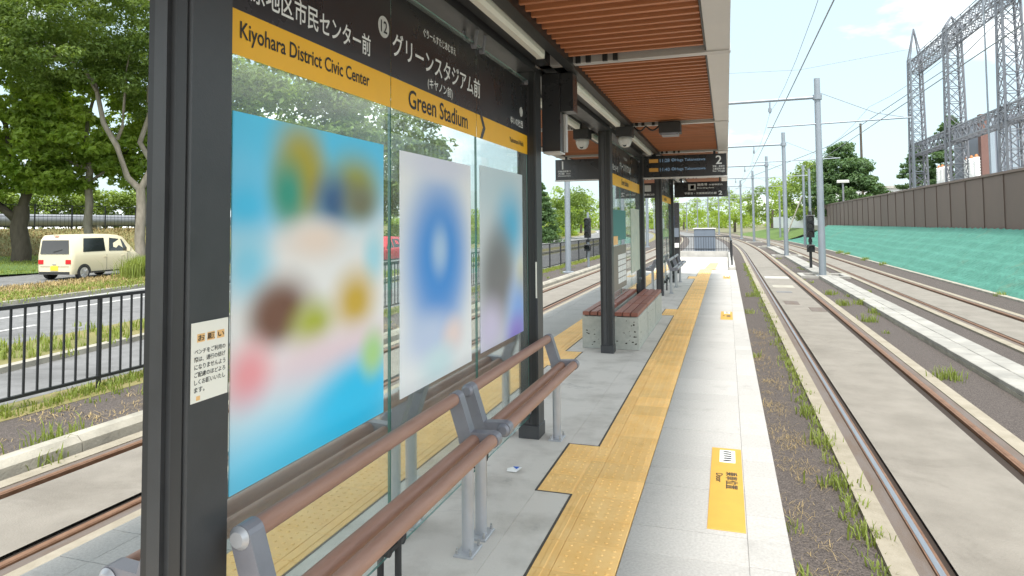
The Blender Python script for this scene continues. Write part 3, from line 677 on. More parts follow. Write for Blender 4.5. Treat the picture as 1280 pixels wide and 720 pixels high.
# hanging boards
def board(x0, x1, y, z0, z1, lab, num, side, rows, sub):
    d = thing('hanging_sign', lab, 'sign', ((x0 + x1) / 2, y, z0), 'black signs hung under the shelter roof')
    MB().box(x0, x1, y - .05, y + .05, z0, z1).build('case', 'signblack', d)
    MB().box(x0 - .012, x1 + .012, y - .058, y + .058, z0 - .022, z0 - .0005).build('frame', 'fascia' if side else 'charcoal', d)
    for xx in (x0 + .2, x1 - .2): MB().box(xx - .02, xx + .02, y - .02, y + .02, z1 + .0005, 2.91).build('hanger', 'charcoal', d)
    yf = y - .0515
    if side == 'r':
        text('lettering', num, '-y', (x1 - .13, yf, z0 + .20), d, 'white', .15, .1, 'c'); [text('lettering', s_, '-y', (x1 - .035, yf, z0 + .145 - i * .043), d, 'white', .034, .2, 'r') for i, s_ in enumerate(sub)]
    elif side == 'l':
        text('lettering', num, '-y', (x0 + .14, yf, z0 + .20), d, 'white', .15, None, 'c'); [text('lettering', s_, '-y', (x0 + .05, yf, z0 + .145 - i * .043), d, 'white', .034, .24, 'l') for i, s_ in enumerate(sub)]
    for (x, z, h, w, s_, M) in rows:
        if s_: text('lettering', s_, '-y', (x, yf, z), d, M, h, w)
        else: MB().box(x, x + w, yf - .001, yf, z, z + h).build('block', M, d)
    return d
board(-1.40, .022, 12.0, 2.475, 2.858, 'black departure board with a 2 and two glowing rows of times', '2', 'r',
      [(-1.30, 2.735, .065, .16, '', 'led_o'), (-1.30, 2.575, .065, .16, '', 'led_o'), (-1.11, 2.74, .062, .17, '11:28', 'led_w'), (-.91, 2.735, .068, .58, '◎Haga Takanezawa', 'led_w'), (-1.11, 2.58, .062, .17, '11:40', 'led_w'), (-.91, 2.575, .068, .58, '◎Haga Takanezawa', 'led_w')], ('芳賀・高根沢', '工業団地方面', 'for Haga'))
board(-3.03, -1.58, 12.0, 2.475, 2.858, 'black departure board with a white 1 left of the third column', '1', 'l', [(-2.6, 2.5, .32, .008, '', 'charcoal2')], ('宇都宮駅東口', '方面  for', 'Utsunomiya'))
board(-1.38, .045, 19.0, 2.40, 2.80, 'farther black guide sign with pictogram, seen below the departure board', '2', '', [(-.20, 2.43, .11, .1, '2', 'white'), (-1.0, 2.57, .17, .2, '', 'grey_ink'), (-.94, 2.60, .11, .10, '', 'signblack'), (-.76, 2.68, .075, .27, '乗降場', 'white'), (-.45, 2.69, .045, .36, '停留場案内', 'white'), (-.76, 2.60, .05, .45, 'Boarding Area', 'white'), (-1.1, 2.45, .06, .85, '宇都宮・芳賀高根沢方面', 'white')], ())
board(-3.03, -1.60, 19.0, 2.40, 2.80, 'farthest black guide sign left of the fifth column', '1', '', [(-2.45, 2.66, .09, .14, '降車', 'white'), (-2.45, 2.56, .06, .14, 'Exit', 'white'), (-2.2, 2.56, .18, .18, '', 'grey_ink'), (-2.45, 2.44, .06, .6, '宇都宮駅東口方面', 'white')], ())

# ------------------------------------------------------------------ leaning benches
def capsule(p, q, r, n=8):
    d = Vector((q[0] - p[0], q[1] - p[1])); a0 = math.atan2(d.y, d.x); o = []
    for i in range(n + 1): t = a0 + math.pi / 2 + math.pi * i / n; o.append((p[0] + r * math.cos(t), p[1] + r * math.sin(t)))
    for i in range(n + 1): t = a0 - math.pi / 2 + math.pi * i / n; o.append((q[0] + r * math.cos(t), q[1] + r * math.sin(t)))
    return o
def bench(y0, y1, sgn, lab, barM='bar'):
    X = lambda x: CX + sgn * (x - CX)
    d = thing('leaning_bench', lab, 'bench', (X(-1.28), (y0 + y1) / 2, 0), 'leaning bar benches beside the glass screens')
    tp, rb, fb = (-1.345, .762), (-1.238, .563), (-1.142, .572)
    for nm, (x, z), r in (('back_bar', tp, .031), ('seat_bar', rb, .032), ('seat_bar', fb, .032)): MB().cyl((X(x), y0 + .02, z), (X(x), y1 - .02, z), r, n=18).build(nm, barM, d)
    for yb_, e_ in ((y0, 1), (y1, -1)):
        a, c_ = (yb_ - .012, yb_ + .05) if e_ > 0 else (yb_ - .05, yb_ + .012)
        b = MB(); flip = sgn < 0
        def pr(o): return [(X(x), z) for x, z in (o[::-1] if flip else o)][::-1]
        b.prism_y(pr(capsule((tp[0], tp[1]), (rb[0] - .045, rb[1] + .01), .036)), a, c_)
        b.prism_y(pr(capsule((rb[0] - .045, rb[1]), (fb[0], fb[1]), .038)), a + .002, c_ - .002)
        br = b.build('bracket', 'bracket', d)
        ce = a - .001 if e_ > 0 else c_ + .001
        for (qx, qz) in (tp, fb): MB().cyl((X(qx), ce, qz), (X(qx), ce + (-.014 if e_ > 0 else .014), qz), .034, .022, n=18).build('end_cap', 'leg' if yb_ < 2 else 'bracket', br)
        xl = X(-1.283); yl = yb_ + e_ * .02
        lg = MB().cyl((xl, yl, .006), (xl, yl, .548), .031, n=18).build('leg', 'leg', d)
        MB().box(xl - .05, xl + .05, yl - .075, yl + .075, .001, .011, 0, .003).build('base_plate', 'leg', lg)
        b = MB()
        for sx in (-.036, .036):
            for sy in (-.058, .058): b.cyl((xl + sx, yl + sy, .0115), (xl + sx, yl + sy, .03), .008, n=6); b.cyl((xl + sx, yl + sy, .03), (xl + sx, yl + sy, .042), .005, n=6)
        b.build('bolts', 'bolt', lg)
    return d
bench(1.60, 3.19, 1, 'brown bar leaning bench nearest the camera, before the blue sky poster')
bench(3.34, 5.03, 1, 'brown bar leaning bench ending beside the second column')
bench(1.60, 3.19, -1, 'leaning bench behind the glass, its grey bracket showing left of the nearest column')
bench(3.34, 5.03, -1, 'leaning bench behind the glass below the white poster')
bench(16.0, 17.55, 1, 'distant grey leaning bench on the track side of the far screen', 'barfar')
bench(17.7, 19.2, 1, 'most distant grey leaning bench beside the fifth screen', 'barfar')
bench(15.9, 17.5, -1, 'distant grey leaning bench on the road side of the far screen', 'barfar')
# stone benches
def stone_bench(x0, x1, y0, y1, lab):
    d = thing('stone_bench', lab, 'bench', ((x0 + x1) / 2, (y0 + y1) / 2, 0), 'stone block benches with wooden slats')
    st = MB().box(x0, x1, y0, y1, .004, .425, 0, .008).build('stone_base', 'stone', d)
    MB().box(x0 + .03, x1 - .03, y0 + .03, y1 - .03, .4255, .438).build('underframe', 'sealant', d)
    w3 = (x1 - x0) / 3
    for i in range(3): MB().box(x0 + i * w3 + .007, x0 + (i + 1) * w3 - .007, y0 - .006, y1 + .006, .4385, .487, 0, .006).build('seat_slat', 'wood', d)
    b = MB()
    for i in range(26):
        face = random.random() < .5; r = random.uniform(.004, .017); z = random.uniform(.04, .38); n = 6
        if face: cxp = random.uniform(x0 + .03, x1 - .03); v = [(cxp + r * random.uniform(.6, 1.5) * math.cos(k * math.pi / 3), y0 - .0015, z + r * random.uniform(.4, .9) * math.sin(k * math.pi / 3)) for k in range(n)]
        else:
            cyp = random.uniform(y0 + .03, y1 - .03); xf = x1 + .0015 if x0 > CX else x0 - .0015
            v = [(xf, cyp + r * random.uniform(.6, 1.5) * math.cos(k * math.pi / 3), z + r * random.uniform(.4, .9) * math.sin(k * math.pi / 3)) for k in range(n)]
        b.add(v, [tuple(range(n))])
    tag(b.build('pores', 'pore', st), kind='stuff')
for i, w in enumerate(('nearest', 'middle', 'farthest')):
    ya = 8.74 + i * 1.085
    stone_bench(-1.44, -1.125, ya, ya + 1.035, f'{w} pale stone bench with red brown slats, track side row')
    stone_bench(-1.87, -1.555, ya, ya + 1.035, f'{w} pale stone bench with red brown slats, behind the glass row')
# IC reader post
ic = thing('card_reader_post', 'slim black card reader post with blue tag at the far platform end', 'post', (-1.58, 22.6, 0))
MB().box(-1.68, -1.50, 22.5, 22.72, .001, 2.35, 0, .02).build('post', 'signblack', ic); MB().box(-1.72, -1.66, 22.44, 22.4995, 1.55, 1.9).build('tag', 'bluetag', ic)
MB().box(-1.66, -1.52, 22.46, 22.4995, .85, 1.0).build('reader', 'white', ic); MB().box(-1.66, -1.52, 22.46, 22.4995, 1.2, 1.5).build('screen', 'cabinet', ic)

# ------------------------------------------------------------------ catenary masts and wires
def mast(y, x, sgn, lab, grp):
    c = cx(y); xm = x + c
    d = thing('catenary_mast', lab, 'pole', (xm, y, ZG), grp)
    MB().cyl((xm, y, ZG), (xm, y, 6.95), .125, .105, n=16).build('mast', 'mast', d)
    MB().box(xm - .2, xm + .2, y - .2, y + .2, ZG, ZG + .06, 0, .01).build('base_plate', 'mast', d)
    MB().cyl((xm, y, 6.16), (xm, y, 6.34), .16, n=14).build('collar', 'mast', d)
    L_ = 3.7 * sgn
    MB().cyl((xm, y, 6.25), (xm - L_, y, 6.22), .062, n=10).build('arm', 'mast', d)
    b = MB(); b.cyl((xm - sgn * 1.64, y, 6.16), (xm - sgn * 1.64, y, 5.75), .03, n=8); b.cyl((xm - sgn * 1.64, y, 5.95), (xm - sgn * 1.64, y, 5.8), .06, n=8); b.build('hanger', 'mast', d)
    b = MB(); b.cyl((xm - sgn * 1.75, y - .05, 5.22), (xm + sgn * (3.0 if sgn > 0 else 1.2), y - .05, 5.32), .028, n=8); b.build('steady_arm', 'mast', d)
    b = MB(); b.tube([(xm, y, 6.45), (xm + sgn * 1.9, y - .02, 5.55), (xm + sgn * 2.8, y - .05, 5.34)] if sgn > 0 else [(xm, y, 6.45), (xm - sgn * 1.7, y - .02, 5.3)], .012, 5); b.build('stay_wire', 'wire', d)
MY = [26.4, 41.7, 56.3, 71.5, 87, 103, 119, 136, 153, 171, 190]
od = ['nearest', 'second', 'third', 'fourth', 'fifth', 'sixth', 'seventh', 'eighth', 'ninth', 'tenth', 'farthest']
for i, y in enumerate(MY): mast(y, 3.28, 1, f'{od[i]} pale grey catenary mast in the row between the two right hand tracks', 'catenary masts between the right tracks')
for i, y in enumerate(MY): mast(y + .2, -6.25, -1, f'{od[i]} pale grey catenary mast in the row along the left track', 'catenary masts along the left track')
def wire(pts, r, lab, cat='wire', grp=None):
    b = MB(); b.tube(pts, r, 5); o = b.build('overhead_wire', 'wire', None, pts[0]); return tag(o, lab, cat, grp)
wy = [-12, 10] + MY
for (x, nm) in ((1.64, 'the near right track'), (4.97, 'the far right track'), (-4.62, 'the left track')):
    wire([(x + cx(y), y, 5.05) for y in wy], .013, f'contact wire running straight above {nm}', grp='overhead wires')
    pts = []
    for a, b_ in zip(wy[:-1], wy[1:]):
        for t in np.linspace(0, 1, 6)[:-1]: yy = a + (b_ - a) * t; pts.append((x + cx(yy), yy, 5.78 - .32 * 4 * t * (1 - t)))
    wire(pts, .006, f'sagging messenger wire above {nm}', grp='overhead wires')
wire([(18.2, 42, 16.4), (15.3, 52, 12.6), (9.9, 71.5, 9.2), (3.28 + cx(87), 87, 6.9)], .03, 'long diagonal feeder wire from the substation towers down to the masts', grp='overhead wires')
wire([(30, 75, 20.5), (8, 78, 18.4), (-20, 82, 20)], .02, 'thin high wire crossing the sky above the tracks', grp='overhead wires')
# signals
def signal(x, y, poleM, lab, tall):
    d = thing('tram_signal', lab, 'signal', (x, y, ZG))
    MB().cyl((x, y, ZG), (x, y, tall), .055, n=12).build('post', poleM, d)
    def lamp(z, n_):
        h = .31 * n_; b = MB(); b.box(x - .15, x + .15, y - .19, y - .056, z, z + h, 0, .03); hd = b.build('signal_head', 'sigblack', d)
        for i in range(n_):
            zc = z + .155 + i * .31; MB().cyl((x, y - .191, zc), (x, y - .2, zc), .10, n=16).build('lens', 'lens', hd)
            b = MB(); n = 14
            v = [(x + .125 * math.cos(t), yy, zc + .125 * math.sin(t)) for yy in (y - .191, y - .36) for t in np.linspace(-.5, math.pi + .5, n)]
            b.add(v, [(k, k + 1, n + k + 1, n + k) for k in range(n - 1)]); b.build('visor', 'sigblack', hd)
    lamp(1.02, 3); lamp(.42, 1)
    MB().box(x - .07, x + .07, y - .07, y + .07, .82, .95).build('clamp', 'sigblack', d)
signal(3.28, 29.9, 'sigblack', 'black tram signal on a black post beside the nearest right mast', 2.1); signal(-6.15, 30.3, 'mast', 'black tram signal on a pale post seen left of the third column', 2.2)
# cable trough with lids between the right tracks
ct = thing('cable_trough', 'pale concrete cable trough running between the right hand tracks', 'trough', (3.3, 20, ZG))
b = MB(); strip(b, 3.06, 3.62, ZG + .05, 3, 60, thick=.06); b.build('trough_body', 'kerbw', ct)
LM = MB().box(-.135, .135, -.245, .245, .0, .055, 0, .008).mesh('lid', 'lid')
y = 3.2; n = 0
while y < 56:
    if not any(abs(y - q) < .75 for q in MY):
        for xo in (3.20, 3.48): link('lid', LM, ct, (xo - 3.3 + cx(y), y - 20, .0505 + random.uniform(0, .006)))
    y += .497
for i, q in enumerate(MY[:4]):
    f_ = thing('mast_footing', f'pale square concrete surround at the foot of the {od[i]} right mast', 'footing', (3.28 + cx(q), q, ZG), 'concrete surrounds of the masts'); xx = 3.28 + cx(q)
    for (a, b_, c_, e_) in ((-.8, .8, -.78, -.6), (-.8, .8, .6, .78), (-.8, -.62, -.598, .598), (.62, .8, -.598, .598)): MB().box(xx + a, xx + b_, q + c_, q + e_, ZG, ZG + .09, 0, .01).build('kerb_block', 'lid', f_)

# ------------------------------------------------------------------ right: netted slope, brown wall
ny, nxs = 880, 44
ys = np.linspace(6, 79, ny); ts = np.linspace(0, 1, nxs)
V = []; rng = np.random.RandomState(3)
for j, y in enumerate(ys):
    k = 1 - max(0, (y - 67) / 12) * .92
    for i, t in enumerate(ts):
        row = i * .92 + .5 * math.sin(y * .55) + .3 * math.sin(y * 1.9 + 1); bmp = .055 * math.sin(row) + .075 * max(0, math.sin(y * 11 + 1.3 * math.sin(row * .5) + i // 7 * 1.7)) * max(0, math.sin(row)) + rng.uniform(-.014, .014)
        bmp *= 0 if i in (0,) else 1
        V.append((6.88 + t * 2.45 + bmp * .4 + cx(y), y, ZG + .01 + (t * 1.65 + .06 * math.sin(math.pi * t)) * max(k, .08) + bmp * .55))
Fq = [(j * nxs + i, j * nxs + i + 1, (j + 1) * nxs + i + 1, (j + 1) * nxs + i) for j in range(ny - 1) for i in range(nxs - 1)]
tag(np_mesh('netted_slope', V, Fq, 'net', smooth=True), kind='structure')
b = MB(); strip(b, 6.72, 6.88, ZG + .05, 6, 79, thick=.05); struct(b, 'slope_kerb', 'kerbw')
b = MB(); v = [(9.3, 4, 1.30), (60, 4, 1.30), (60, 140, 1.30), (9.3, 140, 1.30), (9.3, 4, -.42), (9.3, 140, -.42), (60, 140, -.42)]
b.add(v, [(0, 1, 2, 3), (4, 0, 3, 5), (5, 3, 2, 6)]); struct(b, 'substation_yard', 'kerbw')
bw = thing('retaining_wall', 'long dark brown panelled wall on top of the green netted slope', 'wall', (9.55, 40, 1.2))
BP = MB().box(-.035, .035, -.985, .985, 0, 2.0).mesh('wall_panel', 'brown'); BPO = MB().box(-.045, .03, -.025, .025, 0, 2.02).mesh('wall_post', 'brown')
BC = MB().box(-.10, .10, -.998, .998, 0, .09).mesh('wall_cap', 'browncap')
for i in range(35):
    yy = 9 + 2 * i
    link('wall_panel', BP, bw, (0, yy - 40, .12 + random.uniform(-.004, .004))); link('wall_post', BPO, bw, (-.02, yy - 41, .1)); link('wall_cap', BC, bw, (0, yy - 40, 2.121))
# grass bank and white hoarding beyond the slope
b = MB(); v = [(5.6, 66, ZG), (9.4, 66, .9), (9.4, 66.5, .9), (5.4, 100, ZG), (4.0, 120, ZG), (9.0, 110, 1.0), (9.5, 130, .6)]
b.add([(6.0, 78, ZG), (9.3, 78, .8), (9.6, 80, .95), (8.6, 98, .9), (7, 118, .7), (1.5, 118, ZG), (3.5, 98, ZG), (5.4, 80, ZG)], [(0, 1, 2, 7), (7, 2, 3, 6), (6, 3, 4, 5)]); struct(b, 'grass_bank', 'lawn')
wh = thing('hoarding', 'white panel hoarding on the grass bank past the green slope', 'fence', (9, 85, .9))
for i in range(14):
    t = i / 14; x = 9.75 - 2.6 * t * t; yy = 74 + 40 * t; x2 = 9.75 - 2.6 * ((i + 1) / 14) ** 2; y2 = 74 + 40 * (i + 1) / 14
    MB().bar((x, yy, 1.65), (x2, y2 - .05, 1.65), .06, 1.7).build('panel', 'whitewall', wh)
# substation gantry
GX = 16.6
TW = [(GX, 67.8, 'farthest'), (GX, 57.4, 'middle'), (GX, 47., 'nearest')]
def lattice(mb, P0, P1, n, w):
    """x-bracing between two legs given as point functions"""
    for i in range(n):
        a, b_ = i / n, (i + 1) / n
        mb.bar(P0(a), P1(b_), w); mb.bar(P1(a), P0(b_), w); mb.bar(P0(b_), P1(b_), w)
for (x, y, w) in TW:
    d = thing('lattice_tower', f'{w} grey steel lattice tower of the substation gantry', 'tower', (x, y, 1.3), 'substation lattice towers')
    hb, ht, H = .62, .46, 16.4
    def leg(sx, sy): return lambda t: (x + sx * (hb + (ht - hb) * t), y + sy * (hb + (ht - hb) * t), 1.3 + (H - 1.3) * t)
    cs = [(-1, -1), (1, -1), (1, 1), (-1, 1)]
    for q in cs: MB().bar(leg(*q)(0), leg(*q)(1), .12).build('leg', 'tower', d)
    for a in range(4): b = MB(); lattice(b, leg(*cs[a]), leg(*cs[(a + 1) % 4]), 13, .05); b.build('bracing', 'tower', d)
    b = MB()
    for q in cs: b.bar(leg(*q)(1), (x, y, 19.2 if w == 'farthest' else 17.2), .09)
    b.build('peak', 'tower', d)
for (zc, h, nm) in ((15.6, 1.0, 'upper'), (8.1, .95, 'lower')):
    d = thing('gantry_beam', f'{nm} grey lattice beam spanning between the substation towers', 'beam', (GX, 55, zc), 'substation gantry beams')
    ya, yb2 = 36., 68.4; hw = .46
    cs = [(-hw, -h / 2), (hw, -h / 2), (hw, h / 2), (-hw, h / 2)]
    for q in cs: MB().bar((GX + q[0], ya, zc + q[1]), (GX + q[0], yb2, zc + q[1]), .09).build('chord', 'tower', d)
    for a in range(4):
        q0, q1 = cs[a], cs[(a + 1) % 4]; b = MB()
        lattice(b, lambda t: (GX + q0[0], ya + (yb2 - ya) * t, zc + q0[1]), lambda t: (GX + q1[0], ya + (yb2 - ya) * t, zc + q1[1]), 26, .042); b.build('bracing', 'tower', d)
    if nm == 'upper':
        b = MB(); b.bar((GX + .5, ya, zc + 1.6), (GX + .5, yb2, zc + 1.6), .05); b.bar((GX + .5, ya, zc + 1.15), (GX + .5, yb2, zc + 1.15), .04)
        for q in np.linspace(ya, yb2, 18): b.bar((GX + .5, q, zc + .6), (GX + .5, q, zc + 1.6), .05)
        b.build('guard_rail', 'tower', d)
for (x, y, lab) in ((15.9, 66.2, 'slim white pole beside the farthest lattice tower'),): 
    d = thing('lightning_pole', lab, 'pole', (x, y, 1.3)); MB().cyl((x, y, 1.3), (x, y, 16.5), .09, .05, n=8).build('pole', 'mast', d)
    for z in (6, 9.5, 13): MB().box(x - .1, x + .7, y - .03, y + .03, z, z + .07).build('bracket', 'mast', d)
d = thing('lightning_pole', 'slim pale pole standing left of the nearest lattice tower', 'pole', (15.95, 48.9, 1.3)); MB().cyl((15.95, 48.9, 1.3), (15.95, 48.9, 17), .06, .05, n=8).build('pole', 'mast', d)
def breaker(x, y, n_, lab):
    d = thing('circuit_breaker', lab, 'transformer', (x, y, 1.3), 'substation breakers with white insulators')
    MB().box(x - .6, x + .6, y - 1.3, y + 1.3, 3.3, 4.3, 0, .1).build('tank', 'gear', d)
    for sx in (-.45, .45):
        for sy in (-1.1, 1.1): MB().box(x + sx - .07, x + sx + .07, y + sy - .07, y + sy + .07, 1.3, 3.299).build('leg', 'gear', d)
    for i in range(n_):
        yy = y - 1.0 + 2.0 * i / max(1, n_ - 1); pf = [(.20, 0)]
        for k in range(9): pf += [(.24, .08 + k * .2), (.18, .17 + k * .2)]
        pf += [(.22, 1.95), (.0, 1.95)]
        ins = MB().lathe((x, yy, 4.3), pf, 12).build('insulator', 'porc', d); MB().lathe((x, yy, 6.25), [(.0, 0), (.15, .01), (.11, .12), (.05, .22), (0, .22)], 10).build('cap', 'orange', ins)
breaker(17.6, 64.6, 3, 'grey circuit breaker with white insulators behind the middle tower, farther of two'); breaker(17.3, 56.6, 3, 'grey circuit breaker with white insulators right of the middle tower')
lb = thing('louvred_building', 'dark grey louvred substation building behind the nearest lattice tower', 'building', (22, 60, 1.3))
MB().box(18.9, 27, 58.0, 66, 1.3, 9.6).build('wall', 'louv', lb); MB().box(18.35, 18.89, 57.9, 58.5, 1.3, 9.7).build('pilaster', 'redpil', lb)
for i in range(17): MB().box(18.95 + i * .45, 19.25 + i * .45, 57.9, 57.999, 1.6, 9.3).build('louvre', 'gear', lb)
wb = thing('white_building', 'long low white building roof peeking above the brown wall', 'building', (17, 92, 1.3))
MB().box(12.2, 24, 88, 100, 1.3, 5.6).build('wall', 'whitewall', wb); MB().box(12.0, 24.2, 87.8, 100.2, 5.601, 5.9).build('roof', 'conc', wb)
for i in range(5): MB().box(13 + i * 2.1, 14.4 + i * 2.1, 87.93, 87.999, 3.6, 4.9).build('window', 'carglass', wb)
for i, (x, y, z) in enumerate(((9.2, 66.0, 5.2), (12.0, 77, 5.9), (14.0, 80, 6.4))):
    d = thing('yard_lamp', ('small post lamp just above the left end of brown wall', 'small post lamp left of the white building roof', 'small post lamp above the white building roof')[i], 'lamp', (x + .9, y, 1.3)); MB().cyl((x + .9, y, 1.3), (x + .9, y, z), .08, n=8).build('post', 'tower', d)
    MB().box(x + .4, x + 1.4, y - .15, y + .15, z + .001, z + .25, 0, .05).build('lamp_head', 'camwhite', d)
d = thing('utility_pole', 'tall dark pole behind the conifer and white building', 'pole', (14.7, 83, 1.3)); MB().cyl((14.7, 83, 1.3), (14.7, 83, 12.8), .17, .12, n=10).build('pole', 'bark2', d)
for (x, y, h, lab) in ((6.4, 62, 6.6, 'pale utility pole right of the signal, beside its twin'), (6.75, 61, 6.2, 'second pale utility pole close behind the nearest mast'), (6.6, 83, 6.9, 'pale pole on the grass bank before the white hoarding'), (6.0, 84, 5.4, 'shorter pale pole on the grass bank before the hoarding')):
    d = thing('utility_pole', lab, 'pole', (x, y, ZG)); MB().cyl((x, y, ZG), (x, y, h), .12, .1, n=10).build('pole', 'mast', d)
d = thing('stay_pole', 'slanting pale stay pole leaning towards the twin utility poles', 'pole', (4.9, 62, ZG)); MB().cyl((4.6, 62, ZG), (6.25, 62, 3.9), .06, n=8).build('strut', 'kerbw', d)

# ------------------------------------------------------------------ foliage
def leaves(C, Rr, n, size, up_=.55, flat=1., seed=0, asp=.5):
    """n leaf faces in each clump: C (k,3) centres, Rr (k,) radii"""
    rg = np.random.RandomState(seed); C = np.repeat(np.asarray(C, float), n, 0); Rr = np.repeat(np.asarray(Rr, float), n)
    d = rg.normal(size=C.shape); d /= np.linalg.norm(d, axis=1)[:, None]
    p = C + d * (Rr * rg.uniform(.35, 1, len(C)) ** .6)[:, None] * np.array([1, 1, flat])
    nn = d * .6 + np.array([0, 0, up_]) + rg.normal(size=C.shape) * .45; nn /= np.linalg.norm(nn, axis=1)[:, None]
    t = np.cross(nn, rg.normal(size=C.shape)); t /= np.linalg.norm(t, axis=1)[:, None]; bt = np.cross(nn, t)
    s = size * rg.uniform(.6, 1.35, len(C))
    a = p - t * (s / 2)[:, None]; c = p + t * (s / 2)[:, None] - nn * (s * .18)[:, None]; b_ = p + bt * (s * asp / 2)[:, None]; e_ = p - bt * (s * asp / 2)[:, None]
    V = np.stack([a, b_, c, e_], 1).reshape(-1, 3); F_ = np.arange(len(V)).reshape(-1, 4)
    return V, F_
def crown_clumps(c, r, k, seed, hollow=.35):
    rg = np.random.RandomState(seed); d = rg.normal(size=(k, 3)); d /= np.linalg.norm(d, axis=1)[:, None]
    return np.array(c) + d * (rg.uniform(hollow, 1, k) ** .5)[:, None] * np.array(r)
def broad_tree(name, lab, base, limbs, crowns, M, barkM, size, npc, grp=None, seed=0, rc=.9, flat=.6):
    d = thing(name, lab, 'tree', base, grp)
    b = MB()
    for pts, rs in limbs: b.tube(pts, rs, 9)
    b.build('trunk', barkM, d); VV = []; FF = []; o = 0
    for i, (c, r, k) in enumerate(crowns):
        C = crown_clumps(c, r, k, seed + i); V, F_ = leaves(C, np.random.RandomState(seed + i).uniform(.6, 1.25, k) * rc, npc, size, seed=seed + i, flat=flat)
        VV.append(V); FF.append(F_ + o); o += len(V)
    np_mesh('crown', np.concatenate(VV), np.concatenate(FF), M, d, origin=base); return d
def conifer(lab, x, y, z0, h, r, seed, grp=None, M='leaf3', dens=1., name='conifer_tree', rnd=False):
    rg = np.random.RandomState(seed); d = thing(name, lab, 'tree', (x, y, z0), grp)
    MB().cyl((x, y, z0), (x, y, z0 + h * .96), .28, .03, n=8).build('trunk', 'bark2', d)
    C = []; Rr = []
    for i in range(int(230 * dens)):
        t = rg.uniform(.03, 1); rad = r * ((1 - t) ** .75 if not rnd else (1 - t ** 2.2) ** .6) * rg.uniform(.45, 1.06) + .12; a = rg.uniform(0, 6.283)
        C.append((x + rad * math.cos(a), y + rad * math.sin(a), z0 + h * t - rad * .16)); Rr.append(.32 + .5 * (1 - t))
    V, F_ = leaves(C, Rr, 70, .30, up_=.3, flat=.42, seed=seed, asp=.38); np_mesh('crown', V, F_, M, d, origin=(x, y, z0))
broad_tree('evergreen_tree', 'big rounded evergreen rising behind the brown wall, right of the nearest mast', (11.4, 74, 1.3), [([(11.4, 74, 1.3), (11.4, 74, 6)], [.3, .15])],
    [((11.4, 74, 4.2), (3.9, 3.9, 2.6), 120), ((11.3, 74, 6.6), (2.7, 2.7, 2.0), 80), ((11.2, 74, 8.6), (1.2, 1.2, 1.1), 26)], 'leaf3', 'bark2', .34, 95, None, 211, rc=.8, flat=.55)
conifer('conifer behind the lower gantry beam and insulators', 21.5, 76, 1.3, 10.8, 4.0, 12); conifer('shorter conifer behind the farther breaker', 19.2, 79, 1.3, 8.6, 3.2, 13)
conifer('small conifer left of the second column beyond the road', -19.6, 70, ZG, 6.6, 2.3, 14); conifer('conifer behind the glass between road and posters', -23.5, 52, ZG, 9.5, 2.6, 15)
# distant broadleaf trees ahead
for i, (x, y, h, r, lab) in enumerate(((1.6, 150, 9, 5.5, 'distant green tree left of the white hoarding'), (8, 132, 9.5, 5.5, 'distant green tree behind the white hoarding'), (11.5, 108, 11, 5.5, 'dark tree at the right end of the white hoarding'), (10.4, 92, 9.5, 3.6, 'dense tree between mast and twin poles'),
        (-13, 215, 11, 9, 'hazy far tree at the end of the tracks'), (-26, 230, 12, 10, 'hazy far tree beyond the shelter end'), (-30, 140, 9, 5, 'far tree left of the card reader post'), (-21, 90, 7, 3.2, 'round tree seen through the open shelter bay'), (-30, 118, 9, 4.5, 'tree behind the round tree through the open bay'), (-36, 60, 12, 6, 'broad tree seen through the glass above the posters'), (-25.6, 34.5, 13.5, 5.2, 'big leafy tree behind the blue sky poster'), (-25.0, 44.0, 13, 5.0, 'big leafy tree behind the white poster'), (-31, 36, 13.5, 5.5, 'broad tree behind the first glass screen'))):
    broad_tree('broadleaf_tree', lab, (x, y, ZG), [([(x, y, ZG), (x + .2, y, ZG + h * .45)], [.3, .18])], [((x, y, ZG + h * .6), (r, r, h * .40), int((26 + r * 6) * (3.2 if 'poster' in lab or 'glass' in lab else 1)))], 'leaf2' if 'poster' in lab else ('leaf1', 'leaf2')[i % 2], 'bark2', .42, 60, 'distant trees', 100 + i * 3, rc=1.25)
# far wood that closes the view at the end of the line, one mass
rg = np.random.RandomState(77); k = 900
C = np.stack([rg.uniform(-170, 70, k), rg.uniform(262, 300, k), rg.uniform(0, 1, k) ** .8 * 9 * (.7 + .3 * np.sin(np.arange(k) * .7))], 1)
V, F_ = leaves(C, rg.uniform(1.6, 3.2, k), 34, 1.1, seed=78, flat=.8)
tag(np_mesh('far_wood', V, F_, 'leaf1', origin=(-40, 275, ZG)), 'low far wood closing the view beyond the tracks', 'wood', kind='stuff')
# ------------------------------------------------------------------ left side: fence, roads, verges
def lx(y):
    t = min(y, 24.); o = -.15 * (t - 12); return o if y < 20 else (o + cx(y))
YS = [-14] + list(range(-8, 44, 2)) + list(range(48, 260, 6))
def lstrip(a0, a1, z, name, M, thick=None, y0=-14, y1=258): b = MB(); strip(b, a0, a1, z, y0, y1, thick=thick, fn=lx, ys=[q for q in YS if y0 <= q <= y1]); return struct(b, name, M)
g = MB(); strip(g, -7.9, -7.2, ZG + .004, -12, 200); struct(g, 'verge', 'dry')
g = MB(); strip(g, -11.2, -7.85, ZG + .006, -12, 260); struct(g, 'footway', 'roadasphalt')
lstrip(-12.1, -10.4, ZG + .06, 'verge', 'dry', .1); lstrip(-18.2, -11.9, ZG + .012, 'road', 'roadasphalt')
lstrip(-22.2, -17.9, ZG + .10, 'median', 'dry', .14); lstrip(-28.4, -21.9, ZG + .010, 'road', 'roadasphalt'); lstrip(-10.55, -10.38, ZG + .09, 'kerb', 'kerbw', .12); lstrip(-18.05, -17.85, ZG + .12, 'kerb', 'kerbw', .13)
